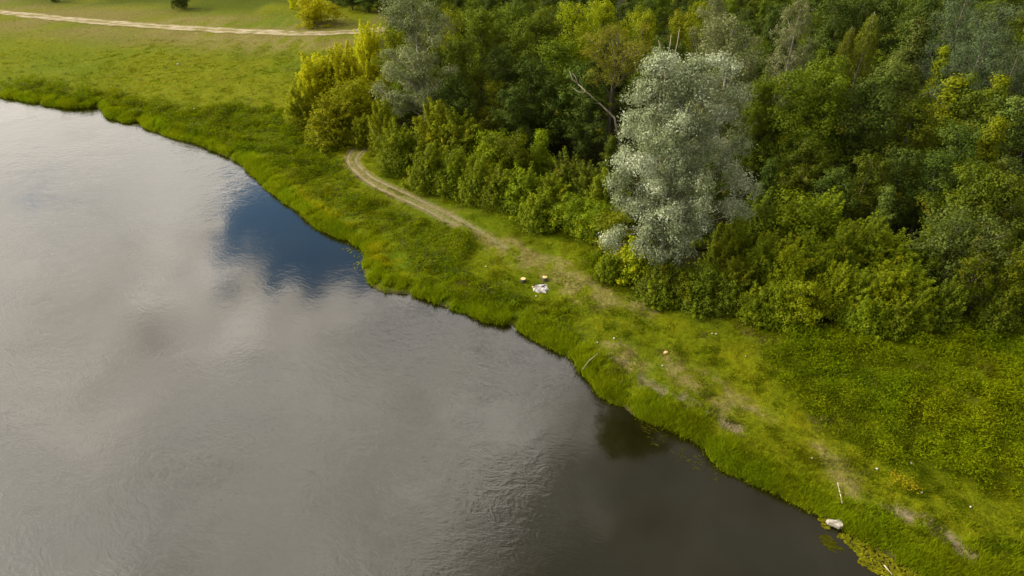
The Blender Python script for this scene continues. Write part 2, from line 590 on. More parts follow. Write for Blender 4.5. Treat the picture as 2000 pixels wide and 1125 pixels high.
tint = t.mix(t.ramp(t.noise(gpos, 5.0, 5.0, 0.7), 0.35, 0.65), (0.125, 0.120, 0.018), (0.205, 0.175, 0.062))
for lk in list(t.l):
    if lk.to_node == hv_ and lk.to_socket.name == 'Color':
        src = lk.from_socket
        t.l.remove(lk)
t.l.new(t.mix(t.math('MULTIPLY', fac, t.ramp(dry_, 0.02, 0.15)), src, tint), hv_.inputs['Color'])
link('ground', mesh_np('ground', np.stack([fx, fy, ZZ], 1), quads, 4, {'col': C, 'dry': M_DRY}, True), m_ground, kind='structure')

# water: one sheet at z = 0, the ground dips below it in the river
m_water, t = new_mat('river_water')
pos = t.node('ShaderNodeNewGeometry').outputs['Position']
warp = t.vmath('ADD', pos, t.vmath('SCALE', t.vmath('SUBTRACT', t.noise(pos, 0.11, 3.0, out=1), (0.5, 0.5, 0.5)), scale=5.0))
rot = t.node('ShaderNodeVectorRotate', rotation_type='Z_AXIS')
rot.inputs['Angle'].default_value = math.radians(28)
t.l.new(warp, rot.inputs['Vector'])
wv = t.vmath('MULTIPLY', rot.outputs[0], (0.55, 1.25, 1.0))
rip = t.noise(wv, 1.55, 3.0, 0.5, 0.6)
tiny = t.noise(wv, 5.2, 2.0, 0.5)
breeze = t.ramp(t.noise(pos, 0.06, 4.0, 0.6), 0.38, 0.62, 0.30, 1.30)
# the wind leaves the lee of the near bank calm
spz = t.node('ShaderNodeSeparateXYZ')
t.l.new(pos, spz.inputs[0])
lee = t.ramp(t.math('MULTIPLY_ADD', spz.outputs[1], -0.42, spz.outputs[0]), -22.0, -5.0, 1.0, 0.10)
hgt = t.math('ADD', t.math('MULTIPLY', rip, 1.0), t.math('MULTIPLY', tiny, 0.55))
slick_c = at_z(560, 490, 0.0)
slick = t.ramp(t.vmath('LENGTH', t.vmath('MULTIPLY', t.vmath('SUBTRACT', warp, tuple(slick_c)), (1.0, 0.7, 0.0)), out=1), 9.0, 24.0, 0.12, 1.0)
hgt = t.math('MULTIPLY', hgt, t.math('MULTIPLY', t.math('MULTIPLY', breeze, slick), lee))
bn = t.node('ShaderNodeBump')
bn.inputs['Strength'].default_value = 1.0
bn.inputs['Distance'].default_value = 0.033
t.l.new(hgt, bn.inputs['Height'])
p = t.node('ShaderNodeBsdfPrincipled')
t.put(p.inputs['Base Color'], t.mix(t.ramp(t.noise(pos, 0.16, 5.0), 0.35, 0.65), (0.0060, 0.0054, 0.0008), (0.0090, 0.0078, 0.0012)))
p.inputs['Roughness'].default_value = 0.06
p.inputs['IOR'].default_value = 1.52
t.l.new(bn.outputs[0], p.inputs['Normal'])
finish(t, p.outputs[0])
V = np.array([[-4000, -1500, 0], [4000, -1500, 0], [4000, 900, 0], [-4000, 900, 0]], float)
link('river_water', mesh_np('river_water', V, np.arange(4), 4), m_water, kind='structure')

# tracks as thin ribbons lying on the ground
m_track = attr_mat('bare_earth', 0.95, 2.0, 0.30, bump=0.5, fine=9.0)


def ribbon(name, line, width, offset, c_mid, c_edge, seed, step, nw=7, fade=0.0, **props):
    segs = []
    for a, b in zip(line[:-1], line[1:]):
        n = max(1, int(np.hypot(*(b - a)) / step))
        segs += [a + (b - a) * k / n for k in range(n)]
    q = np.array(segs + [line[-1]])
    for _ in range(6):
        q[1:-1] = (q[:-2] + q[2:] + 2 * q[1:-1]) / 4
    tg = np.gradient(q, axis=0)
    nn = np.stack([-tg[:, 1], tg[:, 0]], 1) / (np.hypot(tg[:, 0], tg[:, 1])[:, None] + 1e-9)
    k = len(q)
    s = np.linspace(-1, 1, nw)
    wl = width * (0.55 + 0.9 * fbm(q[:, 0], q[:, 1], 0.5, seed))
    wr = width * (0.55 + 0.9 * fbm(q[:, 0], q[:, 1], 0.5, seed + 5))
    if fade:
        u = np.linspace(0, 1, k)
        tap = np.clip((1 - u) / fade, 0.15, 1)
        wl, wr = wl * tap, wr * tap
    half = np.where(s[None, :] < 0, wl[:, None], wr[:, None]) * s[None, :]
    x, y = q[:, None, 0] + nn[:, None, 0] * half, q[:, None, 1] + nn[:, None, 1] * half
    z = gz(x, y) + offset
    nzz = fbm(x.ravel(), y.ravel(), 1.2, seed + 9)
    e = np.clip(np.abs(np.tile(s, k)) + (nzz - 0.5) * 1.5, 0, 1)
    if nw > 7:                                                   # grassy crown between the wheel marks
        e = np.maximum(e, 0.85 * (np.abs(np.tile(s, k)) < 0.3) * (nzz > 0.42))
    c = c_mid + (c_edge - c_mid) * smooth(0.45, 1.0, e)[:, None]
    ii = (np.arange(k - 1)[:, None] * nw + np.arange(nw - 1)[None, :]).ravel()
    f = np.stack([ii, ii + 1, ii + 1 + nw, ii + nw], 1).ravel()
    return link(name, mesh_np(name, np.stack([x, y, z], 2).reshape(-1, 3), f, 4, {'col': c}, True), m_track, **props)


ribbon('dirt_road', ROAD, 2.0, 0.05, np.array([0.36, 0.30, 0.205]), np.array([0.16, 0.145, 0.035]), 61, 1.2, 9, kind='structure')
ribbon('dirt_track', RUT_A, 0.23, 0.035, np.array([0.23, 0.19, 0.105]), np.array([0.135, 0.125, 0.025]), 71, 0.25, 5, 0.35, kind='structure')
ribbon('dirt_track', RUT_B, 0.21, 0.035, np.array([0.215, 0.18, 0.10]), np.array([0.135, 0.125, 0.025]), 81, 0.25, 5, 0.5, kind='structure')

# ---------------------------------------------------------------- tree prototypes
M = {
    'boxelder': leaf_mat('boxelder_leaf', (0.104, 0.134, 0.002), (0.168, 0.206, 0.002), (0.26, 0.29, 0.003), (0.32, 0.29, 0.003), 0.45),
    'bright': leaf_mat('bright_leaf', (0.145, 0.170, 0.002), (0.225, 0.248, 0.002), (0.32, 0.325, 0.003), (0.36, 0.31, 0.003), 0.4),
    'golden': leaf_mat('golden_leaf', (0.28, 0.268, 0.002), (0.41, 0.385, 0.002), (0.52, 0.48, 0.003), (0.48, 0.41, 0.003), 0.45),
    'lemon': leaf_mat('lemon_leaf', (0.190, 0.204, 0.002), (0.285, 0.294, 0.002), (0.39, 0.385, 0.003), (0.42, 0.37, 0.003), 0.45),
    'silver': leaf_mat('silver_leaf', (0.155, 0.184, 0.076), (0.27, 0.298, 0.145), (0.56, 0.58, 0.41), (0.25, 0.22, 0.05), 0.25, 0.02, 0.5, 0.04),
    'ashen': leaf_mat('ashen_leaf', (0.115, 0.142, 0.036), (0.188, 0.220, 0.070), (0.38, 0.405, 0.19), (0.25, 0.22, 0.05), 0.25, 0.02, 0.5, 0.04),
    'grey': leaf_mat('grey_poplar_leaf', (0.085, 0.100, 0.022), (0.150, 0.165, 0.045), (0.33, 0.33, 0.15), (0.25, 0.21, 0.05), 0.25, 0.02, 0.5, 0.12),
    'alder': leaf_mat('alder_leaf', (0.060, 0.082, 0.003), (0.100, 0.130, 0.004), (0.155, 0.180, 0.005), (0.20, 0.18, 0.004), 0.3),
    'dark': leaf_mat('dark_leaf', (0.038, 0.060, 0.006), (0.066, 0.094, 0.009), (0.110, 0.138, 0.014), (0.15, 0.14, 0.006), 0.25),
    'dome': leaf_mat('maple_leaf', (0.066, 0.088, 0.003), (0.108, 0.136, 0.004), (0.170, 0.195, 0.006), (0.20, 0.18, 0.004), 0.3),
    'olive': leaf_mat('olive_leaf', (0.130, 0.135, 0.008), (0.205, 0.205, 0.014), (0.30, 0.28, 0.028), (0.30, 0.24, 0.01), 0.35),
    'pine': leaf_mat('pine_needle', (0.036, 0.052, 0.018), (0.064, 0.085, 0.033), (0.110, 0.135, 0.058), (0.16, 0.12, 0.02), 0.15),
    'birch': leaf_mat('birch_leaf', (0.085, 0.105, 0.006), (0.140, 0.162, 0.009), (0.21, 0.225, 0.016), (0.26, 0.20, 0.006), 0.3),
    'mutedgreen': leaf_mat('muted_leaf', (0.064, 0.086, 0.010), (0.108, 0.136, 0.018), (0.175, 0.200, 0.032), (0.18, 0.16, 0.02), 0.25),
}
m_bark = rough_mat('grey_brown_bark', (0.060, 0.048, 0.032), (0.15, 0.125, 0.09), 5.0, 0.9, 0.6, (1, 1, 0.25))
m_pale = rough_mat('pale_poplar_bark', (0.16, 0.145, 0.11), (0.33, 0.31, 0.25), 3.0, 0.85, 0.4, (1, 1, 0.4))
m_dead = rough_mat('bleached_dead_wood', (0.30, 0.245, 0.16), (0.55, 0.47, 0.35), 4.0, 0.9, 0.4, (1, 1, 0.3))

PROTO = {}


def crown_tree(key, seed, H, R, cb, prof, n_lobe, lobe_r, n_clump, clump_r, n_leaf, leaf, up=0.35, flat=0.8, bark=None,
               yel=0.015, sub=0.55, droop=0.0, trunk_r=None, lean=(0, 0), limbs_vis=1.0, extra=(), asp=0.38, wander=0.3, rnd=0.32, fleck=0.09):
    """trunk and crown meshes of a broad-leaved tree standing at the origin"""
    r = np.random.default_rng(seed)
    trunk_r = trunk_r or H * 0.016
    tb = Tubes()
    k = 9
    zt = np.linspace(-0.4, H * 0.93, k)
    u = np.linspace(0, 1, k)
    tx = lean[0] * u ** 1.5 + np.cumsum(r.normal(0, wander * 0.25, k)) * u
    ty = lean[1] * u ** 1.5 + np.cumsum(r.normal(0, wander * 0.25, k)) * u
    trunk = np.stack([tx, ty, zt], 1)
    tb.add(trunk, trunk_r * (1.15 - u) ** 0.85 + 0.012, 7)
    tpos = lambda h: np.array([np.interp(h, zt, tx), np.interp(h, zt, ty), h])
    lobes = []
    for i in range(n_lobe):
        f = (i + 0.5) / n_lobe
        hf = 1 - (1 - f) ** 0.8 if i < n_lobe - 1 else 0.98
        h = H * (cb + (1 - cb) * hf)
        az = i * 2.39996 + r.normal(0, 0.35)
        rad = max(0.0, R * prof(hf) - lobe_r * 0.75) * (r.uniform(0.45, 1.08) if i % 3 else r.uniform(0.0, 0.5))
        c = tpos(h) + np.array([math.cos(az) * rad, math.sin(az) * rad, -droop * rad + r.normal(0, 0.2)])
        c[2] = min(c[2], H - lobe_r * flat * 0.9)
        lobes.append((c, lobe_r * r.uniform(0.7, 1.25) * (0.65 + 0.35 * prof(hf))))
    for e in extra:                                             # boughs of their own: (x, y, z, radius)
        lobes.append((np.array(e[:3], float), e[3]))
    P, N, S, T, Y = [], [], [], [], []
    for c, lr in lobes:
        rad = math.hypot(c[0] - np.interp(c[2], zt, tx), c[1] - np.interp(c[2], zt, ty))
        h0 = max(H * cb * 0.6, c[2] - rad * (0.8 if droop == 0 or c[2] > 0.35 * H else 0.2) - 0.6)
        a = tpos(min(h0, H * 0.9))
        mid = a * 0.5 + c * 0.5 + np.array([0, 0, 0.15 * rad]) + r.normal(0, 0.15, 3)
        br = trunk_r * 0.34 * limbs_vis * (1.2 - 0.8 * c[2] / H) * min(1.0, lr / lobe_r)
        tb.add([a, mid, c, c + unit(c - mid) * lr * 0.6], [br, br * 0.75, br * 0.42, br * 0.12], 5, False)
        nc = max(4, int(n_clump * (lr / lobe_r) ** 1.6))
        dv = unit(r.normal(size=(nc, 3)) + np.array([0, 0, 0.35]))
        cc = c + dv * lr * r.uniform(0.45, 1.08, (nc, 1)) * np.array([1, 1, flat])
        lobe_t = r.normal(0, 0.10)
        lobe_y = max(0.0, r.normal(-0.6, 0.5)) * yel * 4
        for q in cc[: max(2, nc // 4)]:
            tb.add([c * 0.85 + a * 0.15, (c + q) / 2 + r.normal(0, 0.08, 3), q], [br * 0.36, br * 0.24, br * 0.08], 3, False)
        nl = n_leaf
        off = r.normal(size=(nc, nl, 3)) * clump_r * np.array([0.55, 0.55, 0.42])
        if droop > 0:
            off[:, :, 2] -= np.abs(r.normal(size=(nc, nl))) * clump_r * droop * 2.2
        p = cc[:, None, :] + off
        nrm = unit(0.40 * unit(p - c) + 0.55 * unit(off) + np.array([0, 0, up]) + rnd * unit(r.normal(size=p.shape)))
        P.append(p.reshape(-1, 3)); N.append(nrm.reshape(-1, 3))
        S.append(leaf * r.uniform(0.65, 1.25, nc * nl))
        ct = r.normal(0, 0.09, (nc, 1))
        T.append((0.5 + lobe_t + ct + r.normal(0, fleck, (nc, nl))).ravel())
        Y.append(np.clip(lobe_y + (r.random((nc, 1)) < yel) * 0.7 + r.normal(0, 0.05, (nc, nl)), 0, 0.9).ravel())
    P, N, S, T, Y = map(np.concatenate, (P, N, S, T, Y))
    keep = P[:, 2] > 0.25
    P, N, S, T, Y = P[keep], N[keep], S[keep], T[keep], Y[keep]
    V, f = leaf_quads(P, N, S, r, asp)
    crown = mesh_np('crown', V, f, 4, {'tone': np.repeat(np.clip(T, 0, 1), 4), 'yellow': np.repeat(Y, 4)})
    PROTO[key] = (H, R, tb.mesh('trunk'), crown, bark or m_bark)


def shoot_shrub(key, seed, H, R, n_shoot, n_leaf, leaf, yel=0.05, upright=0.8, spread=0.55):
    """many-stemmed shrub: upright leafy shoots over a dome"""
    r = np.random.default_rng(seed)
    tb = Tubes()
    P, N, S, T, Y = [], [], [], [], []
    ph = r.uniform(0, 6.28, 3)
    for i in range(n_shoot):
        f = (i + 0.5) / n_shoot
        az = i * 2.39996 + r.normal(0, 0.2)
        rad = R * math.sqrt(f) * r.uniform(0.85, 1.05) * (1 + 0.18 * math.sin(2 * az + ph[0]) + 0.12 * math.sin(5 * az + ph[1]))
        q = min(rad / R, 1.1)
        top = H * (1 - 0.72 * q ** 2.4) * r.uniform(0.64, 1.08) * (1 + 0.14 * math.sin(3 * az + ph[2]))
        length = (0.16 + 0.22 * r.random()) * H + 0.6
        tip = np.array([math.cos(az) * rad, math.sin(az) * rad, max(top, 0.7)])
        dirn = unit(np.array([math.cos(az) * q * spread, math.sin(az) * q * spread, upright]) + r.normal(0, 0.16, 3))
        base = tip - dirn * length
        base[2] = max(base[2], 0.2)
        root = np.array([math.cos(az) * rad * 0.18, math.sin(az) * rad * 0.18, -0.2])
        if i % 3 == 0:
            tb.add([root, root * 0.4 + base * 0.6 + np.array([0, 0, 0.15]), base, tip], [0.05 + 0.006 * H, 0.035 + 0.003 * H, 0.025, 0.008], 4, False)
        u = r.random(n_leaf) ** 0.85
        pr = (0.10 + 0.46 * (1 - u) ** 0.8) * (0.62 + 0.06 * H)
        th = r.uniform(0, 6.28, n_leaf)
        out = np.stack([np.cos(th), np.sin(th), np.full(n_leaf, 0.0)], 1)
        rr = pr * np.sqrt(r.uniform(0.15, 1, n_leaf))
        p = base + (tip - base) * u[:, None] + out * rr[:, None] + r.normal(0, 0.07, (n_leaf, 3))
        nn = unit(0.60 * out + np.array([0, 0, 0.75]) + 0.36 * unit(r.normal(size=(n_leaf, 3))))
        P.append(p); N.append(nn)
        S.append(leaf * r.uniform(0.65, 1.3, n_leaf))
        T.append(0.40 + 0.25 * u + r.normal(0, 0.09) + r.normal(0, 0.085, n_leaf))  # tone painted lighter towards the shoot tip, as if lit from above
        Y.append(np.full(n_leaf, max(0.0, (r.random() < yel) * r.uniform(0.35, 0.85))) + r.random(n_leaf) * 0.05)
    # leafy skirt and inside, leaf tone painted darker for the shade under the shoots
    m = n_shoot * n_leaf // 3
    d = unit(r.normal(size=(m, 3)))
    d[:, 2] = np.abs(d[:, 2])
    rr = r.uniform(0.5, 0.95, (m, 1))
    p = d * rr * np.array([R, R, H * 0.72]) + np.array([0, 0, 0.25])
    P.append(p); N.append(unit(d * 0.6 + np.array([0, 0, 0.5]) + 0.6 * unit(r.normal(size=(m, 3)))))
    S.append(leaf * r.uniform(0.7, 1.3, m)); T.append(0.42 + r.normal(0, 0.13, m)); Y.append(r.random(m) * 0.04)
    P, N, S, T, Y = map(np.concatenate, (P, N, S, T, Y))
    keep = P[:, 2] > 0.12
    V, f = leaf_quads(P[keep], N[keep], S[keep], r, 0.36)
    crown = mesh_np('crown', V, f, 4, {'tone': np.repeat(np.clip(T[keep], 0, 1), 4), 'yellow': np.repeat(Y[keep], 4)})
    PROTO[key] = (H, R, tb.mesh('trunk'), crown, m_bark)


def weeping_tree(key, seed, H, R, n_str, n_leaf, leaf):
    r = np.random.default_rng(seed)
    tb = Tubes()
    zt = np.linspace(-0.4, H, 8)
    tr = np.stack([np.cumsum(r.normal(0, 0.06, 8)), np.cumsum(r.normal(0, 0.06, 8)), zt], 1)
    tb.add(tr, np.linspace(0.20, 0.02, 8), 6)
    P, N, S, T, Y = [], [], [], [], []
    for i in range(n_str):
        f = (i + 0.5) / n_str
        h = H * (0.22 + 0.77 * f)
        az = i * 2.39996 + r.normal(0, 0.3)
        rad = R * (1 - f) ** 0.65 * r.uniform(0.35, 1.05) + 0.15
        st = np.array([math.cos(az) * rad, math.sin(az) * rad, h])
        L = r.uniform(0.10, 0.22) * H
        if i % 4 == 0:
            tb.add([np.array([0, 0, h - rad * 0.5]), st], [0.035, 0.01], 3, False)
        u = r.random(n_leaf)
        p = st + np.stack([np.cos(az) * 0.25 * np.sqrt(u), np.sin(az) * 0.25 * np.sqrt(u), -u * L], 1) + r.normal(0, 0.16, (n_leaf, 3))
        out = np.array([math.cos(az), math.sin(az), 0.35])
        P.append(p); N.append(unit(out * 0.7 + 0.7 * unit(r.normal(size=(n_leaf, 3)))))
        S.append(leaf * r.uniform(0.6, 1.3, n_leaf)); T.append(0.6 - 0.2 * u + r.normal(0, 0.08) + r.normal(0, 0.12, n_leaf)); Y.append(r.random(n_leaf) * 0.1)
    P, N, S, T, Y = map(np.concatenate, (P, N, S, T, Y))
    along = unit(np.array([0, 0, -1.0]) + r.normal(0, 0.3, (len(P), 3)))
    V, f = leaf_quads(P, N, S, r, 0.22, along)
    crown = mesh_np('crown', V, f, 4, {'tone': np.repeat(np.clip(T, 0, 1), 4), 'yellow': np.repeat(Y, 4)})
    PROTO[key] = (H, R, tb.mesh('trunk'), crown, m_pale)


dome = lambda u: math.sqrt(max(0.0, 1 - (abs(u - 0.38) / 0.66) ** 2.2))
cone = lambda u: (1 - u) ** 0.75 * 0.95 + 0.10 if u > 0.15 else 0.6 + u * 2.3
column = lambda u: (0.55 + 1.4 * u if u < 0.3 else 1.0 if u < 0.72 else 1 - ((u - 0.72) / 0.30) ** 2 * 0.75)
umbrella = lambda u: 0.75 + 0.25 * math.sin(u * 3.1)

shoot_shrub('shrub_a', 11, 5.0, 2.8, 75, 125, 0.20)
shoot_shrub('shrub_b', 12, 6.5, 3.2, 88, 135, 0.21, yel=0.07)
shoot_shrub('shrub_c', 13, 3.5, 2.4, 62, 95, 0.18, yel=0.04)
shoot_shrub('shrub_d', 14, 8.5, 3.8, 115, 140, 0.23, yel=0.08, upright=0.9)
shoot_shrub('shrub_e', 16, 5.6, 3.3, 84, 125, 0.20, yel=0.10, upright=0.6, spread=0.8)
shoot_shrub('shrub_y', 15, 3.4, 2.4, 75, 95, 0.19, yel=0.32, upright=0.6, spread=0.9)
crown_tree('shrub_r', 41, 5.0, 2.7, 0.02, dome, 24, 1.0, 12, 0.44, 30, 0.18, yel=0.03)
crown_tree('shrub_s', 42, 6.5, 2.6, 0.10, cone, 24, 0.95, 12, 0.44, 30, 0.18, yel=0.02)
crown_tree('round_a', 21, 13, 4.6, 0.22, dome, 30, 1.6, 15, 0.62, 34, 0.24)
crown_tree('round_b', 22, 11, 3.6, 0.15, dome, 24, 1.4, 14, 0.56, 32, 0.23)
crown_tree('round_c', 23, 15, 4.2, 0.25, column, 32, 1.5, 15, 0.60, 34, 0.24)
crown_tree('dome_big', 24, 14, 6.6, 0.05, dome, 66, 1.7, 16, 0.62, 36, 0.24)
crown_tree('cone_a', 25, 15, 4.4, 0.12, cone, 40, 1.3, 14, 0.55, 34, 0.24)
crown_tree('cone_b', 26, 11, 3.0, 0.10, cone, 30, 1.05, 12, 0.50, 32, 0.22)
crown_tree('far_bush', 27, 5.5, 4.2, 0.05, dome, 22, 1.4, 12, 0.55, 26, 0.28, droop=0.15)
crown_tree('poplar_hero', 31, 22, 5.0, 0.26, lambda u: (0.55 + 1.5 * u if u < 0.3 else 1.0 if u < 0.85 else 1 - ((u - 0.85) / 0.22) ** 2 * 0.5), 84, 1.15, 24, 0.50, 40, 0.19, up=0.25, bark=m_pale, yel=0.01, wander=0.35,
           limbs_vis=0.7, trunk_r=0.34, lean=(-0.8, 0.0), droop=0.18, asp=0.30, rnd=0.42, fleck=0.11,
           extra=((-5.4, -1.4, 5.8, 0.9), (-4.6, -1.4, 6.4, 0.7), (-5.0, -1.4, 5.0, 0.6), (-2.4, -1.6, 5.2, 1.1), (-1.2, -1.8, 4.5, 1.1), (0.4, -1.6, 4.3, 1.2), (1.4, -1.4, 4.8, 1.1), (-1.0, -1.2, 6.4, 1.5), (1.2, -1.2, 6.4, 1.5), (2.6, -1.0, 7.2, 1.3),
                  (6.0, 0.3, 10.6, 1.2), (7.2, 0.0, 10.0, 0.8), (5.4, -0.6, 8.6, 1.2), (6.6, -0.5, 8.0, 0.8), (4.6, 0.6, 12.0, 1.4), (5.2, 0.2, 14.0, 1.0), (-4.4, 0.3, 12.6, 1.2), (-5.0, 0.0, 10.6, 0.9), (-4.4, -0.3, 9.0, 0.9), (-4.1, 0.0, 18.4, 1.0), (-4.3, 0.2, 16.4, 0.9),
                  (-3.0, 0.2, 20.8, 0.9), (3.4, 0.2, 20.4, 1.0), (4.2, 0.0, 18.4, 1.2), (-1.8, -0.3, 21.3, 0.8), (0.4, -0.2, 21.0, 0.9), (2.0, 0.0, 21.1, 0.9), (-3.2, -0.5, 19.2, 1.1), (-1.4, -0.9, 19.6, 1.2), (1.0, -0.8, 19.4, 1.2), (-2.4, -1.3, 17.6, 1.2), (-2.4, -1.3, 15.6, 1.2), (-1.0, -1.6, 17.0, 1.2)))
crown_tree('poplar_thin', 32, 19, 5.0, 0.28, lambda u: 0.7 + 0.4 * math.sin(u * 3.0), 44, 1.25, 17, 0.54, 38, 0.21, up=0.2, bark=m_pale,
           yel=0.01, limbs_vis=1.5, trunk_r=0.30, droop=0.1, lean=(-0.9, 0.0), asp=0.30, rnd=0.5, fleck=0.15,
           extra=((-5.6, -0.5, 7.4, 1.1), (-4.2, -0.6, 6.6, 1.3), (-2.8, -0.6, 5.8, 1.3), (-3.4, -0.6, 4.6, 1.0), (-1.6, -0.3, 5.2, 1.0)))
crown_tree('poplar_back', 33, 20, 4.9, 0.18, column, 50, 1.5, 18, 0.56, 28, 0.22, up=0.25, bark=m_pale, yel=0.02, trunk_r=0.32, droop=0.1, asp=0.30)
crown_tree('willow_olive', 34, 16, 5.2, 0.62, umbrella, 26, 1.25, 14, 0.55, 30, 0.20, up=0.3, yel=0.10, trunk_r=0.30, limbs_vis=1.5, wander=0.6, asp=0.25)
crown_tree('pine_a', 35, 18, 5.2, 0.30, dome, 40, 1.5, 12, 0.75, 32, 0.28, up=0.6, flat=0.5, yel=0.0, asp=0.16, trunk_r=0.25, limbs_vis=1.2)
weeping_tree('birch_a', 36, 15, 2.9, 300, 40, 0.24)
crown_tree('slender', 37, 9, 3.0, 0.30, lambda u: 0.75 + 0.3 * math.sin(u * 3.1), 24, 1.05, 12, 0.48, 30, 0.19, bark=m_pale, yel=0.03, trunk_r=0.09, limbs_vis=1.6, lean=(0.6, 0))

for key, val in PROTO.items():
    val[2].materials.append(val[4])
    val[3].materials.append(M['alder'])


def plant(name, key, x, y, h, mat, label, category, group=None, wide=1.0, rz=None):
    H, R, tm, cm, bark = PROTO[key]
    s = h / H
    root = empty(name, (float(x), float(y), float(gz(x, y))), rng.uniform(0, 6.28) if rz is None else rz, label=label, category=category)
    if group:
        root['group'] = group
    root.scale = (s * wide, s * wide, s)
    for nm, me in (('trunk', tm), ('crown', cm)):
        o = bpy.data.objects.new(nm, me)
        col.objects.link(o)
        o.parent = root
        if nm == 'crown':
            o.material_slots[0].link = 'OBJECT'
            o.material_slots[0].material = M[mat]
    return root


PLACED = []


def tree_top(name, key, px, py, h, mat, label, category='tree', group=None, wide=1.0, rz=None):
    """stand a tree so that its top is seen at a photo pixel: its height fixes how far off it is"""
    z = h + 0.9
    q = at_z(px, py, z)
    PLACED.append((q[0], q[1], PROTO[key][1] * h / PROTO[key][0] * wide))
    return plant(name, key, q[0], q[1], h, mat, label, category, group, wide, rz)


# --- single trees of the wood
tree_top('silver_poplar', 'poplar_hero', 1352, 106, 20.9, 'silver', 'tall dense silver-leaved poplar at the front edge of the wood', rz=0.0)
tree_top('silver_poplar', 'poplar_thin', 815, -14, 19.0, 'ashen', 'open silver poplar with pale bare trunk and one low drooping bough', rz=0.0)
tree_top('silver_poplar', 'poplar_back', 1440, 34, 19.5, 'grey', 'grey-green poplar rising just behind the big silver poplar')
tree_top('silver_poplar', 'poplar_back', 1568, -4, 18.0, 'grey', 'narrow yellowish grey poplar behind the broad domed tree', wide=0.75)
tree_top('silver_poplar', 'poplar_back', 1405, -18, 16.0, 'grey', 'dull grey poplar deep in the wood before the far clearing', wide=0.85)
tree_top('willow_tree', 'willow_olive', 1205, 52, 16.0, 'olive', 'olive yellow willow with flat crown on a long bare trunk')
tree_top('maple_tree', 'dome_big', 1600, 122, 14.0, 'dome', 'broad domed green tree beside the big silver poplar')
tree_top('maple_tree', 'dome_big', 1500, 160, 11.5, 'dome', 'green tree squeezed between silver poplar and broad domed tree', wide=0.75)
tree_top('birch_tree', 'birch_a', 1708, 26, 15.0, 'birch', 'taller of two weeping birches with a pointed top')
tree_top('birch_tree', 'birch_a', 1664, 55, 13.5, 'birch', 'shorter weeping birch leaning on its taller neighbour', wide=0.9)
tree_top('alder_tree', 'cone_a', 1795, 32, 16.0, 'mutedgreen', 'big pointed green tree right of the weeping birches')
tree_top('alder_tree', 'cone_b', 1848, 90, 13.0, 'bright', 'slim yellow-tipped tree against the big pointed green tree', wide=0.8)
for i, (a, b, h, wd) in enumerate(((1960, 12, 18, 1.1), (1895, -20, 18, 1.0), (1995, 95, 15, 0.9), (1930, 70, 15.5, 0.9))):
    tree_top('pine_tree', 'pine_a', a, b, h, 'pine', 'grey-green pine with tufted layered boughs at the back of the wood', group='pines at the back of the wood', wide=wd)
for a, b, h, key, m in ((1640, -8, 15, 'round_c', 'dark'), (1750, -12, 15, 'round_a', 'dark'), (1690, 0, 14, 'round_c', 'dark'), (1830, -10, 16, 'round_c', 'dark')):
    tree_top('alder_tree', key, a, b, h, m, 'dark tree crown behind the weeping birches', group='dark trees behind the birches')
right = [(1872, 150, 12.5, 'cone_b', 'bright', 1.25), (1902, 142, 13, 'cone_b', 'mutedgreen', 0.8), (1962, 145, 13, 'cone_b', 'bright', 1.0), (1930, 176, 12, 'round_b', 'alder', 1.0),
         (1785, 205, 10.5, 'round_b', 'alder', 1.1), (1955, 235, 11, 'cone_b', 'bright', 1.1), (1995, 190, 12, 'round_b', 'mutedgreen', 1.0), (1870, 250, 10.5, 'round_b', 'dark', 1.0),
         (1905, 320, 10, 'round_b', 'alder', 1.0), (1975, 345, 10, 'round_b', 'dome', 1.0), (1835, 300, 9, 'round_b', 'dark', 0.9), (1740, 362, 7.5, 'cone_b', 'mutedgreen', 1.0),
         (1700, 300, 9, 'round_b', 'alder', 1.0), (1640, 330, 8, 'round_b', 'dark', 1.0), (1780, 290, 9, 'round_b', 'dark', 1.1), (1720, 150, 13, 'round_b', 'dark', 1.0), (1760, 120, 13, 'round_a', 'mutedgreen', 0.9)]
for a, b, h, key, m, wd in right:
    lab = {'bright': 'yellow-green pointed tree in the thick of the wood below the pines', 'mutedgreen': 'dull green tree in the thick of the wood below the pines',
           'alder': 'mid green rounded tree in the thick of the wood below the pines', 'dome': 'fresh green rounded tree in the thick of the wood below the pines', 'dark': 'dark green shaded tree in the thick of the wood below the pines'}[m]
    tree_top('alder_tree', key, a, b, h, m, lab, group='trees below the pines, ' + m, wide=wd)
for a, b, h, key, m, wd in ((1885, 415, 9.0, 'slender', 'mutedgreen', 1.0), (1945, 440, 8.5, 'slender', 'mutedgreen', 1.0), (1995, 480, 7.5, 'slender', 'boxelder', 1.0), (1915, 500, 6.5, 'slender', 'boxelder', 0.9)):
    tree_top('young_alder', key, a, b, h, m, 'slender pale-stemmed young tree at the meadow edge', group='slender young trees at the meadow edge', wide=wd)
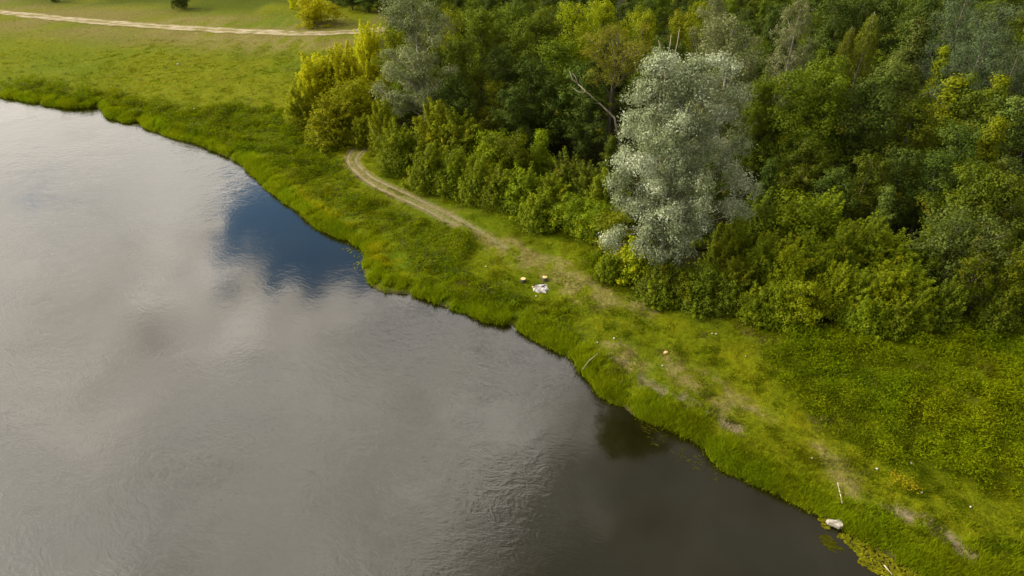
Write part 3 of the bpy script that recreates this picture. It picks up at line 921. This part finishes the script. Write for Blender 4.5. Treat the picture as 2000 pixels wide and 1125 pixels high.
centre = [(1050, 22, 14.5, 'round_a', 'alder', 1.0), (1000, 10, 14, 'round_c', 'alder', 1.0), (935, 18, 14, 'round_a', 'dome', 1.0), (1120, 14, 14, 'round_a', 'bright', 0.9), (1180, 0, 13, 'round_a', 'bright', 1.0),
          (1080, 80, 12.5, 'round_b', 'alder', 1.1), (980, 95, 12, 'round_c', 'dark', 0.9), (905, 85, 12, 'round_b', 'alder', 1.0), (1030, 120, 11, 'round_b', 'dark', 1.1), (1130, 130, 11, 'round_b', 'dark', 1.1),
          (1260, 22, 13, 'round_a', 'bright', 0.9), (1330, 30, 12, 'round_a', 'bright', 0.9), (1375, 10, 12, 'round_a', 'bright', 0.8), (880, 20, 13, 'round_c', 'bright', 0.8), (1075, 150, 9.5, 'round_b', 'dark', 1.0),
          (885, 150, 10, 'round_b', 'dark', 1.0), (1005, 175, 9, 'round_b', 'dark', 1.0), (1150, 180, 9, 'round_b', 'dark', 1.0), (1290, 100, 11, 'round_b', 'alder', 1.0), (1255, 150, 9, 'round_b', 'dark', 1.0),
          (760, 60, 11, 'round_b', 'bright', 0.9), (845, 95, 11, 'round_b', 'alder', 1.0), (775, 130, 9, 'round_b', 'alder', 1.0)]
for a, b, h, key, m, wd in centre:
    lab = {'bright': 'yellow-green tree crown towards the back of the packed wood', 'alder': 'mid green tree crown in the packed wood left of the willow',
           'dome': 'fresh green tree crown beside the thin silver poplar', 'dark': 'dark green low crown in the shaded middle of the wood'}[m]
    tree_top('alder_tree', key, a, b, h, m, lab, group='packed wood, ' + m, wide=wd)
tree_top('alder_tree', 'round_b', 962, 166, 8.0, 'bright', 'small bright green tree standing out against the dark wood', wide=0.9)
# --- golden bushes at the corner of the wood
tree_top('golden_bush', 'shrub_d', 612, 108, 8.6, 'golden', 'golden yellow bush at the meadow corner of the wood, lowest of three')
tree_top('golden_bush', 'shrub_d', 662, 84, 10.0, 'golden', 'golden yellow bush between a lower and a taller golden bush', wide=0.85)
tree_top('golden_bush', 'shrub_d', 714, 42, 11.0, 'golden', 'tallest golden yellow bush beside the thin silver poplar', wide=0.75)
tree_top('golden_bush', 'shrub_b', 578, 170, 5.5, 'lemon', 'yellow-green bush spilling onto the meadow below the golden bushes')
# --- shrubs along the edge
EDGE = [(690, 155, 7.2, 'd', 'lemon'), (640, 185, 6.5, 'b', 'lemon'), (745, 205, 6.2, 'b', 'bright'), (775, 245, 6.0, 'b', 'boxelder'), (705, 228, 4.0, 'a', 'bright'), (772, 265, 4.5, 'a', 'boxelder'), (652, 225, 3.6, 'a', 'lemon'),
        (852, 212, 7.0, 'b', 'bright'), (900, 222, 7.0, 'b', 'boxelder'), (835, 288, 5.2, 'a', 'boxelder'), (885, 298, 5.0, 'a', 'boxelder'), (955, 258, 6.4, 'b', 'boxelder'), (1005, 268, 6.2, 'b', 'boxelder'),
        (1060, 262, 6.2, 'b', 'boxelder'), (930, 320, 4.8, 'a', 'boxelder'), (975, 330, 4.6, 'a', 'boxelder'), (1020, 335, 4.8, 'a', 'boxelder'), (1080, 345, 4.8, 'a', 'boxelder'), (1110, 300, 6.0, 'b', 'dome'),
        (1050, 380, 4.0, 'c', 'boxelder'), (1120, 385, 4.2, 'a', 'boxelder'), (1165, 400, 4.4, 'a', 'boxelder'), (1190, 345, 6.0, 'b', 'boxelder'), (1205, 420, 4.6, 'a', 'bright'), (1150, 320, 6.0, 'b', 'dome'),
        (1190, 500, 2.6, 'c', 'boxelder'), (1340, 525, 3.4, 'c', 'boxelder'), (1385, 520, 3.8, 'c', 'dome'), (1300, 512, 3.8, 'c', 'dome'), (1290, 540, 2.8, 'c', 'boxelder'), (1425, 545, 3.2, 'c', 'dome'), (1370, 556, 2.6, 'c', 'dome'), (1470, 575, 2.6, 'c', 'boxelder'),
        (1440, 430, 6.0, 'b', 'boxelder'), (1490, 390, 6.8, 'b', 'dome'), (1560, 385, 7.0, 'b', 'boxelder'), (1625, 395, 6.6, 'b', 'boxelder'), (1440, 510, 4.6, 'a', 'boxelder'), (1500, 470, 5.6, 'b', 'boxelder'),
        (1545, 485, 5.6, 'b', 'bright'), (1600, 470, 5.8, 'b', 'boxelder'), (1660, 450, 6.0, 'b', 'boxelder'), (1710, 440, 6.2, 'b', 'boxelder'), (1750, 455, 6.0, 'b', 'boxelder'), (1570, 555, 4.2, 'a', 'bright'),
        (1530, 560, 3.6, 'c', 'boxelder'), (1640, 530, 4.4, 'a', 'bright'), (1690, 530, 4.8, 'a', 'boxelder'), (1740, 535, 4.6, 'a', 'bright'), (1790, 520, 5.2, 'b', 'boxelder'), (1700, 590, 3.2, 'c', 'boxelder'),
        (1760, 590, 3.2, 'c', 'boxelder'), (1810, 570, 3.8, 'a', 'boxelder'), (1820, 470, 5.8, 'b', 'dome'), (1860, 560, 4.0, 'a', 'dome'), (1960, 580, 3.4, 'c', 'dome'), (1490, 560, 3.4, 'c', 'boxelder'),
        (2040, 470, 6.0, 'b', 'boxelder'), (2080, 540, 4.6, 'a', 'dome'), (2150, 480, 6.2, 'b', 'boxelder'), (2200, 550, 4.2, 'a', 'boxelder'), (2270, 500, 6.0, 'b', 'dome'), (2330, 560, 4.0, 'a', 'boxelder'), (2130, 585, 3.2, 'c', 'bright'), (2250, 590, 3.2, 'c', 'dome')]
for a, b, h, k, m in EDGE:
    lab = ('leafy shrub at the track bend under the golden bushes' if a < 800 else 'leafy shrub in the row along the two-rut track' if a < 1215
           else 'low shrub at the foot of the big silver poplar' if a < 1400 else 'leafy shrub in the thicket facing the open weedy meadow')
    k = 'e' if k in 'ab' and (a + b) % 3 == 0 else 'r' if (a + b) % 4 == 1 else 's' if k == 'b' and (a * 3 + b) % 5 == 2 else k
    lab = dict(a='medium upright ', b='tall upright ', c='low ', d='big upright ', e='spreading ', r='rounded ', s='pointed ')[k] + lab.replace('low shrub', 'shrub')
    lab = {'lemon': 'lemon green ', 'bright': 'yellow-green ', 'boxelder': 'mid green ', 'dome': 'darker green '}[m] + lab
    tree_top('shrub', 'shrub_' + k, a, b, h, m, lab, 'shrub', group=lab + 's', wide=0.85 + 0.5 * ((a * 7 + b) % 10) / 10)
tree_top('yellow_shrub', 'shrub_y', 1248, 478, 3.6, 'bright', 'low spreading shrub with yellow turning leaves beside the poplar', 'shrub')
# --- far off across the meadow
for name, a, b, h, m, wd, lab in (('far_bush', 606, -8, 6.0, 'golden', 1.35, 'yellow bush by itself beyond the pale dirt road'), ('far_bush', 345, -26, 5.0, 'dark', 0.75, 'dark round bush on the grass beyond the pale dirt road'),
                                  ('far_bush', 95, -26, 3.6, 'dark', 0.6, 'small dark bush at the far edge of the meadow'), ('far_bush', 570, -8, 3.0, 'golden', 0.6, 'low yellowish bush touching the lone yellow bush')):
    tree_top(name, 'far_bush', a, b, h, m, lab, 'bush', wide=wd)
for a, b, h in ((652, 12, 6.0), (688, 22, 6.5), (722, 26, 6.5), (758, 28, 7.0), (795, 26, 7.5), (670, 2, 8.0), (705, 4, 8.0), (742, 4, 8.5), (620, -6, 7.0)):
    q = at_z(a, b, 1.0)
    PLACED.append((q[0], q[1], 2.6))
    plant('alder_tree', 'round_b', q[0], q[1], h, 'dark', 'dark tree at the far end of the dirt road', 'tree', 'dark trees at the far end of the dirt road', 1.7)

# --- the rest of the packed wood
wr = np.random.default_rng(99)
placed = np.array(PLACED)
n_fill = 0
for _ in range(6000):
    Y = wr.uniform(52, 165)
    X = wr.uniform(-35, 130)
    px, py = to_px(np.array([X]), np.array([Y]), 0.9)
    if not in_poly(px, py, WOOD_PX)[0] or px[0] > 2400 or py[0] < -45 or (px[0] < 770 and py[0] < 170):
        continue
    deep = 0.0
    d = np.hypot(placed[:, 0] - X, placed[:, 1] - Y)
    if np.any(d < 0.95 * placed[:, 2] + 2.2):
        continue
    ed, _ = seg_dist(np.array([[X, Y]]), pxline(WOOD_PX[:16], 0.9))
    if ed[0] < 4.5:
        continue
    # keep the fillers below the sight line of the trees placed by hand
    h = min(5.5 + ed[0] * 0.22, 10.0) * wr.uniform(0.85, 1.1)
    if py[0] < 130:
        h = min(h, 9.0)
    key = ('round_b', 'round_a', 'cone_b')[wr.integers(3)]
    m = ('dark', 'dark', 'alder', 'dome')[wr.integers(4)]
    plant('alder_tree', key, X, Y, h, m, f"{dict(dark='dark', alder='mid green', dome='fresh green')[m]} {dict(round_b='bushy', round_a='rounded', cone_b='pointed')[key]} understorey tree between taller crowns of the wood", 'tree', f'understorey trees of the wood, {m} {key}')
    placed = np.vstack([placed, [X, Y, PROTO[key][1] * h / PROTO[key][0]]])
    n_fill += 1
print('fill trees', n_fill, 'placed', len(PLACED))


# ---------------------------------------------------------------- ground cover
def blades(x, y, h, wd, lean, colr, nb, spread, r):
    """nb grass blades per tuft: thin triangles"""
    n = len(x)
    bx = np.repeat(x, nb) + r.normal(0, 1, n * nb) * np.repeat(spread, nb)
    by = np.repeat(y, nb) + r.normal(0, 1, n * nb) * np.repeat(spread, nb)
    bz = gz(bx, by) - 0.02
    hh = np.repeat(h, nb) * r.uniform(0.6, 1.2, n * nb)
    ww = np.repeat(wd, nb) * r.uniform(0.6, 1.3, n * nb)
    th = r.uniform(0, 6.28, n * nb)
    la = r.uniform(0, 6.28, n * nb)
    ll = hh * lean * r.uniform(0.2, 1.0, n * nb)
    V = np.empty((n * nb, 3, 3))
    V[:, 0] = np.stack([bx - np.cos(th) * ww, by - np.sin(th) * ww, bz], 1)
    V[:, 1] = np.stack([bx + np.cos(th) * ww, by + np.sin(th) * ww, bz], 1)
    V[:, 2] = np.stack([bx + np.cos(la) * ll, by + np.sin(la) * ll, bz + hh], 1)
    c = np.repeat(colr, nb, axis=0) * r.uniform(0.72, 1.3, (n * nb, 1))
    return V.reshape(-1, 3), np.repeat(c, 3, axis=0)


m_blade = attr_mat('grass_blade', noise_scale=0.8, amount=0.22, trans=0.48)


def stuff(name, V, c, ns, label, mat=None):
    return link(name, mesh_np(name, V, np.arange(len(V)), ns, {'col': c}), mat or m_blade, kind='stuff', label=label)


r = np.random.default_rng(5)
# sedge on the waterline
Lsh = SHOREF[(SHOREF[:, 1] > 20) & (SHOREF[:, 1] < 135) & (np.abs(SHOREF[:, 0]) < 110)]
n = 19000
k = r.integers(0, len(Lsh) - 1, n)
a, b = Lsh[k], Lsh[k + 1]
tq = r.random((n, 1))
tg = unit(b - a)
nr = np.stack([-tg[:, 1], tg[:, 0]], 1)
off = r.gamma(1.5, 0.52, n) - 0.32 * r.random(n)
pt = a + (b - a) * tq + nr * off[:, None]
sx, sy = pt[:, 0], pt[:, 1]
px, py = to_px(sx, sy, 0.5)
ok = (px > -60) & (px < 2060) & (py > 120) & (py < 1180)
bare = in_poly(px, py, [(748, 560), (800, 560), (812, 585), (748, 585)]) & (off < 0.8)
ok &= ~bare & (fbm(sx, sy, 0.7, 90) > 0.36)
sx, sy, off, px, py = sx[ok], sy[ok], off[ok], px[ok], py[ok]
clump = fbm(sx, sy, 0.45, 91)
gold = in_poly(px, py, [(550, 330), (620, 360), (700, 430), (720, 450), (680, 450), (600, 400)]) | in_poly(px, py, [(715, 480), (760, 480), (830, 530), (800, 550), (725, 510)])
cs = np.where(gold[:, None], np.array([0.29, 0.30, 0.006]), np.array([0.200, 0.258, 0.004])) * (0.75 + 0.5 * fbm(sx, sy, 0.25, 92))[:, None]
V, c = blades(sx, sy, (0.22 + 0.70 * clump ** 1.3) * np.clip(1.15 - 0.12 * off, 0.5, 1.2), np.full(len(sx), 0.026), 0.75, cs, 11, np.full(len(sx), 0.13), r)
stuff('bank_sedge', V, c, 3, 'tall bright green sedge leaning over the waterline')

# meadow grass
n = 520000
half = n // 2
gx0 = r.uniform(-75, 85, n)
gy0 = 22 + (140 - 22) * r.random(n) ** 1.25
qx, qy = r.uniform(-60, 2060, half), r.uniform(20, 1180, half)        # half of them thinning out with distance
rx, ry, rz_ = ray(qx, qy)
gx0[:half], gy0[:half] = -rx / rz_ * (CAM_H - 1), -ry / rz_ * (CAM_H - 1)
px, py = to_px(gx0, gy0, 0.9)
sd_ = grid_interp(sdist, gx0, gy0)
wd_ = grid_interp(M_WOOD, gx0, gy0)
dr_ = grid_interp(M_DRY, gx0, gy0)
hb_ = grid_interp(M_HERB, gx0, gy0)
rd_ = grid_interp(d_road, gx0, gy0)
rt_ = np.minimum(grid_interp(d_rut, gx0, gy0), grid_interp(d_road, gx0, gy0) - 2.0)
ok = (px > -80) & (px < 2420) & (py < 1230) & (sd_ > 0.3) & (wd_ < 0.85) & (rt_ > 0.35) & (r.random(n) > dr_ * 0.7) & (r.random(n) < 0.25 + 1.1 * smooth(0.35, 0.62, fbm(gx0, gy0, 0.6, 95)))
gx0, gy0, sd_, dr_, hb_, rd_ = gx0[ok], gy0[ok], sd_[ok], dr_[ok], hb_[ok], rd_[ok]
dr_ = np.maximum(dr_, 0.75 * smooth(20, 6, rd_) * smooth(0.32, 0.6, fbm(gx0, gy0, 0.14, 99)))
far = np.hypot(gx0, gy0)
col_g = np.tile(np.array([0.160, 0.176, 0.004]), (len(gx0), 1))
col_g = lerp(col_g, np.array([0.108, 0.146, 0.004]), smooth(0.35, 0.65, fbm(gx0, gy0, 0.12, 96)))
col_g = lerp(col_g, np.array([0.24, 0.20, 0.06]), np.clip(dr_ + smooth(0.62, 0.8, fbm(gx0, gy0, 0.5, 97)) * 0.6, 0, 1))
tuss = smooth(0.45, 0.7, fbm(gx0, gy0, 0.8, 98))
V, c = blades(gx0, gy0, (0.08 + (0.20 + 0.22 * hb_) * tuss) * (1.05 - 0.004 * np.clip(far, 30, 140)), 0.022 + far * 0.00025, 1.0, col_g, 4, 0.10 + far * 0.0006, r)
stuff('meadow_grass', V, c, 3, 'short uneven grass of the riverside meadow')

# leafy herbs: nettles and comfrey in lumpy patches
n = 330000
hx = r.uniform(-100, 80, n)
hy = 22 + (130 - 22) * r.random(n) ** 1.3
px, py = to_px(hx, hy, 0.9)
mh = grid_interp(M_HERB, hx, hy)
sd_ = grid_interp(sdist, hx, hy)
rt_ = grid_interp(d_rut, hx, hy)
lum = fbm(hx, hy, 0.62, 101, 3)
ok = (px > -60) & (px < 2400) & (py < 1220) & (sd_ > 0.7) & (rt_ > 0.6) & (r.random(n) < mh * (0.18 + smooth(0.36, 0.58, lum)) * 1.15 + 0.02)
hx, hy, lum = hx[ok], hy[ok], lum[ok]
nl = 9
hh = (0.15 + 0.95 * smooth(0.38, 0.72, lum)) * r.uniform(0.7, 1.2, len(hx))
P = np.empty((len(hx), nl, 3))
P[:, :, 0] = hx[:, None] + r.normal(0, 0.20, (len(hx), nl))
P[:, :, 1] = hy[:, None] + r.normal(0, 0.20, (len(hx), nl))
P[:, :, 2] = gz(P[:, :, 0], P[:, :, 1]) + hh[:, None] * r.uniform(0.15, 1.0, (len(hx), nl)) ** 0.7
nrm = unit(np.array([0, 0, 1.0]) + r.normal(0, 0.6, P.shape))
S = (0.17 * r.uniform(0.7, 1.35, P.shape[:2]) + np.hypot(hx, hy)[:, None] * 0.0007).ravel()
kind_n = fbm(hx, hy, 0.22, 104)
ch = lerp(np.tile(np.array([0.140, 0.186, 0.003]), (len(hx), 1)), np.array([0.160, 0.202, 0.003]), smooth(0.35, 0.65, kind_n))
ch = lerp(ch, np.array([0.120, 0.130, 0.060]), ((r.random(len(hx)) < 0.09) & (hx < 12)).astype(float) * 0.7)
c = np.repeat(ch, nl, axis=0) * r.uniform(0.7, 1.3, (len(hx) * nl, 1))
V, _ = leaf_quads(P.reshape(-1, 3), nrm.reshape(-1, 3), S, r, 0.22)
stuff('herb_cover', V, np.repeat(c, 4, axis=0), 4, 'lumpy cover of nettles and broad-leaved herbs')
print('tris approx', sum(len(m.polygons) * 2 for m in bpy.data.meshes))

# floating weed along the near bank
m_weed = attr_mat('floating_weed', noise_scale=1.5, amount=0.25, trans=0.2)


def weed(name, polys, n, size, colr, label, asp=0.45, cut=0.42, along=None, zmax=0.05):
    P, i = [], 0
    for poly in polys:
        a = np.array(poly, float)
        qx, qy = r.uniform(a[:, 0].min(), a[:, 0].max(), n), r.uniform(a[:, 1].min(), a[:, 1].max(), n)
        q = np.array([at_z(u, v, 0.0)[:2] for u, v in zip(qx, qy)])
        ox, oy = (fbm(q[:, 0], q[:, 1], 0.9, 120) - 0.5) * 30, (fbm(q[:, 0], q[:, 1], 0.9, 124) - 0.5) * 24
        ok = in_poly(qx + ox, qy + oy, a) & (fbm(q[:, 0], q[:, 1], 1.1, 127) > cut)
        P.append(np.column_stack([q[ok], r.uniform(0.012, zmax, ok.sum())]))
    P = np.concatenate(P)
    nn = unit(np.array([0, 0, 1.0]) + r.normal(0, 0.10, P.shape))
    al = None if along is None else unit(np.array([along[0], along[1], 0.0]) + r.normal(0, 0.25, P.shape))
    V, _ = leaf_quads(P, nn, size * r.uniform(0.6, 1.4, len(P)), r, asp, al)
    c = np.repeat(np.array(colr) * r.uniform(0.6, 1.35, (len(P), 1)), 4, axis=0)
    stuff(name, V, c, 4, label, m_weed)


weed('floating_weed', [[(1575, 1008), (1625, 1015), (1680, 1050), (1740, 1072), (1800, 1110), (1830, 1150), (1740, 1150), (1690, 1105), (1675, 1085), (1650, 1055), (1610, 1035)]], 5200, 0.17, (0.135, 0.135, 0.006), 'yellow-green mat of floating weed along the near bank', cut=0.40)
weed('water_weed', [[(1592, 1040), (1635, 1046), (1655, 1072), (1625, 1078), (1600, 1060)], [(1240, 815), (1300, 830), (1380, 870), (1420, 925), (1400, 945), (1350, 930), (1290, 890)]], 700, 0.30, (0.050, 0.052, 0.003), 'thin strands of green weed trailing in dark water', 0.12, 0.50, (0.8, -0.5), 0.02)
weed('lily_pad', [[(668, 490), (705, 485), (712, 520), (705, 545), (690, 520)]], 200, 0.20, (0.09, 0.10, 0.03), 'small lily pads floating in the bend of the bank', 0.5, 0.5)

# yellow flowers
n = 150
a = r.random(n)
fl = np.array([at_z(1745 + 50 * t + e, 922 + 32 * t + g, 1.2)[:2] for t, e, g in zip(a, r.normal(0, 6, n), r.normal(0, 5, n))])
P = np.column_stack([fl, gz(fl[:, 0], fl[:, 1]) + r.uniform(0.25, 0.5, n)])
V, _ = leaf_quads(P, unit(np.array([0, 0, 1.0]) + r.normal(0, 0.4, P.shape)), r.uniform(0.09, 0.16, n), r, 0.5)
stuff('yellow_flower', V, np.repeat(np.array([0.34, 0.28, 0.01]) * r.uniform(0.7, 1.2, (n, 1)), 4, axis=0), 4, 'patch of yellow wild flowers in the grass near the bank')

# ---------------------------------------------------------------- things on the meadow
m_cut = rough_mat('fresh_cut_wood', (0.50, 0.36, 0.13), (0.72, 0.56, 0.26), 9.0, 0.8, 0.1)
m_ash = rough_mat('wood_ash', (0.16, 0.145, 0.125), (0.52, 0.50, 0.47), 3.2, 0.95, 0.5)
m_char = rough_mat('charred_wood', (0.012, 0.010, 0.009), (0.05, 0.035, 0.025), 8.0, 0.9, 0.6)
m_stone = rough_mat('pale_stone', (0.27, 0.24, 0.19), (0.50, 0.45, 0.37), 3.0, 0.9, 0.5)
m_litter = rough_mat('white_scrap', (0.40, 0.39, 0.36), (0.58, 0.57, 0.53), 9.0, 0.6, 0.2)
m_tan = rough_mat('tan_wood_chunk', (0.50, 0.31, 0.12), (0.68, 0.48, 0.22), 7.0, 0.8, 0.3)


def lathe(name, prof, sides, mat, parent, wob=0.0, seed=0):
    rr = np.random.default_rng(seed)
    wv_ = 1 + wob * rr.normal(size=sides)
    V, f = [], []
    for rad, z in prof:
        for j in range(sides):
            th = 2 * math.pi * j / sides
            V.append((rad * wv_[j] * math.cos(th), rad * wv_[j] * math.sin(th), z))
    for i in range(len(prof) - 1):
        for j in range(sides):
            j2 = (j + 1) % sides
            f += [i * sides + j, i * sides + j2, (i + 1) * sides + j2, (i + 1) * sides + j]
    return link(name, mesh_np(name, np.array(V), np.array(f), 4, None, False), mat, parent)


for i, (a, b, wd, hgt_, lab) in enumerate(((1022, 546, 0.255, 0.30, 'sawn log seat standing alone in the grass left of the fire ash'), (1064, 544, 0.24, 0.36, 'yellow-topped sawn log seat right behind the fire ash'))):
    q = at_z(a, b, 0.95)
    g = float(gz(q[0], q[1]))
    e = empty('log_seat', (q[0], q[1], g), 0.4 * i, label=lab, category='log seat', group='log seats round the fire place')
    lathe('bark', [(wd * 1.05, -0.08), (wd * 1.03, 0.05), (wd, hgt_ * 0.6), (wd * 1.01, hgt_ - 0.012), (wd * 0.93, hgt_)], 14, m_bark, e, 0.03, i)
    lathe('sawn_top', [(wd * 0.945, hgt_ - 0.02), (wd * 0.93, hgt_ + 0.006), (wd * 0.5, hgt_ + 0.010), (0.004, hgt_ + 0.008)], 14, m_cut, e, 0.03, i)

q = at_z(1056, 557, 0.95)
g = float(gz(q[0], q[1]))
fp = empty('fire_place', (q[0], q[1], g), 0.0, label='round heap of white wood ash with charred logs on the grass', category='fire place')
prof = [(0.80, -0.05), (0.70, 0.030), (0.6, 0.07), (0.35, 0.11), (0.004, 0.12)]
lathe('ash_bed', prof, 18, m_ash, fp, 0.10, 4)
for j, (p0, p1, rd) in enumerate((((-0.55, 0.42, 0.08), (0.35, 0.50, 0.12), 0.05), ((0.05, -0.12, 0.10), (0.38, 0.22, 0.14), 0.06), ((0.10, 0.20, 0.10), (0.34, -0.16, 0.13), 0.05), ((-0.65, 0.25, 0.07), (-0.30, 0.05, 0.11), 0.04))):
    tb = Tubes()
    p0, p1 = np.array(p0), np.array(p1)
    tb.add([p0, p0 * 0.6 + p1 * 0.4 + np.array([0.02, 0.01, 0.0]), p1], [rd, rd * 0.95, rd * 0.7], 7)
    link('charred_log', tb.mesh('charred_log'), m_char, fp)
tb = Tubes()
tb.add([(-0.78, 0.02, 0.03), (-0.62, -0.02, 0.13)], [0.09, 0.085], 8)
link('wood_block', tb.mesh('wood_block'), m_tan, fp)


def rock(name, loc, dims, mat, seed, rz, sub=True, **props):
    rr = np.random.default_rng(seed)
    na, nb_ = 9, 5
    V, f = [], []
    for i in range(nb_):
        ph = math.pi * (i + 0.02) / (nb_ - 0.96)
        for j in range(na):
            th = 2 * math.pi * j / na
            k_ = 1 + rr.normal(0, 0.12)
            sx_, sz_ = abs(math.sin(ph)) ** 0.6, math.copysign(abs(math.cos(ph)) ** 0.6, math.cos(ph))
            V.append((dims[0] * sx_ * math.cos(th) * k_, dims[1] * sx_ * math.sin(th) * k_, dims[2] * sz_))
    for i in range(nb_ - 1):
        for j in range(na):
            j2 = (j + 1) % na
            f += [i * na + j, i * na + j2, (i + 1) * na + j2, (i + 1) * na + j]
    o = link(name, mesh_np(name, np.array(V), np.array(f), 4, None, False), mat, **props)
    o.location, o.rotation_euler = loc, (0, 0, rz)
    return o


# pale slab half in the weed at the waterline
q = at_z(1632, 1022, 0.3)
Vs = np.array([(-0.62, 0.16), (-0.40, 0.24), (0.10, 0.22), (0.28, 0.36), (0.46, 0.30), (0.56, -0.05), (0.50, -0.22), (0.22, -0.34), (-0.10, -0.20), (-0.52, -0.06)])
k = len(Vs)
rings = [(1.02, -0.26), (1.0, -0.02), (0.93, 0.04), (0.45, 0.06), (0.01, 0.055)]
V = np.concatenate([np.column_stack([Vs * s, np.full(k, z) + (np.random.default_rng(3).normal(0, 0.012, k) if s < 0.95 else 0)]) for s, z in rings])
f = [x for i in range(len(rings) - 1) for j in range(k) for x in (i * k + j, (i + 1) * k + j, (i + 1) * k + (j + 1) % k, i * k + (j + 1) % k)][::1]
slab = link('stone_slab', mesh_np('stone_slab', V, np.array(f), 4), m_stone, label='pale flat stone slab at the waterline beside floating weed', category='stone')
slab.scale = (0.82, 0.82, 0.9)
slab.location, slab.rotation_euler = (q[0], q[1], 0.36), (0.10, 0.05, -0.12)

# tan chunk and small pale scraps in the grass
q = at_z(1301, 686, 1.0)
rock('wood_chunk', (q[0], q[1], float(gz(q[0], q[1])) + 0.06), (0.20, 0.15, 0.13), m_tan, 9, 0.4, label='tan chunk of wood lying by itself on the meadow', category='wood chunk')
SCR = [(1200, 655), (1167, 664), (1294, 712), (1390, 654), (1398, 655), (1456, 697), (1648, 738), (1687, 754), (1878, 746), (1822, 779), (1589, 887), (1715, 910), (1781, 903), (1803, 957), (1897, 988), (1013, 503), (1043, 561.5), (1047, 572), (949, 520),
       (349, 131), (380, 213), (690, 516),]
for i, (a, b) in enumerate(SCR):
    q = at_z(a, b, 1.0)
    s = 0.04 + 0.03 * rng.random() + (0.12 if b < 220 else 0.0)
    rock('pale_stone', (q[0], q[1], float(gz(q[0], q[1])) + s * 0.35 + 0.05), (s * 1.3, s, s * 0.6), m_litter, 40 + i, rng.uniform(0, 3), label='small whitish stone lying loose in the meadow grass', category='stone', group='small whitish stones in the grass')


# bare sticks and dead wood
def stick(name, pts, r0, r1, label, forks=(), mat=None, category='branch', **props):
    tb = Tubes()
    pts = np.array(pts, float)
    tb.add(pts, np.linspace(r0, r1, len(pts)), 6)
    o = empty(name, tuple(pts[0]), label=label, category=category, **props)
    tb.v = [v - pts[0] for v in tb.v]
    link('stem', tb.mesh('stem'), mat or m_dead, o)
    for fk in forks:
        t2 = Tubes()
        fk = np.array(fk, float)
        t2.add(fk - pts[0], np.linspace(max(r1 * 1.6, r0 * 0.45), r1 * 0.5, len(fk)), 5)
        link('fork', t2.mesh('fork'), mat or m_dead, o)
    return o


def on_ground(px, py, dz):
    q = at_z(px, py, 1.0)
    return (q[0], q[1], float(gz(q[0], q[1])) + dz)


stick('dead_branch', [on_ground(1637, 940, 0.25), on_ground(1640, 952, 0.20), on_ground(1644, 965, 0.16), on_ground(1648, 976, 0.08)], 0.025, 0.05, 'bleached crooked branch lying in the bank grass above the stone slab')
stick('wooden_pole', [on_ground(1139, 711, 0.45), on_ground(1150, 702, 0.55), on_ground(1168, 690, 0.35)], 0.05, 0.03, 'thin grey pole lying across the bank sedge by the water')
stick('dead_branch', [(*at_z(1727, 1103, 0.12)[:2], 0.09), (*at_z(1743, 1122, 0.12)[:2], 0.09)], 0.035, 0.02, 'straight pale stick lying on the floating weed')
# leaning dead trunk below the olive willow
Yd = 80.0
b0 = at_y(1222, 262, Yd)
b0[2] = float(gz(b0[0], Yd))
T_ = lambda px, py, y=Yd: at_y(px, py, y)
stick('dead_tree', [b0, T_(1200, 230), T_(1172, 203), T_(1146, 180), T_(1128, 163)], 0.15, 0.05, 'bleached dead trunk leaning left under the olive willow',
      [[T_(1146, 180), T_(1130, 180), T_(1117, 170)], [T_(1128, 163), T_(1118, 155), T_(1112, 138)], [T_(1128, 163), T_(1124, 150), T_(1118, 143)], [T_(1172, 203), T_(1155, 200), T_(1146, 194)]], category='dead tree')
for (bx_, by_), tip, Yq, lab in (((1312, 130), (1327, 57), 67.0, 'longest bare dead pole sticking up behind the silver poplar'), ((1300, 125), (1311, 68), 67.5, 'middle bare dead pole sticking up behind the silver poplar'), ((1292, 125), (1286, 78), 66.5, 'short curved dead pole sticking up behind the silver poplar')):
    t0 = T_(*tip, Yq)
    g0 = (T_(bx_, by_, Yq)[0] + 1.2, Yq, 0.0)
    g0 = np.array([g0[0], Yq, float(gz(g0[0], Yq))])
    mid = T_(bx_, by_, Yq)
    stick('dead_snag', [g0, g0 * 0.45 + mid * 0.55, mid, mid * 0.4 + t0 * 0.6 + np.array([0.08, 0, 0]), t0], 0.07, 0.02, lab, category='dead tree')
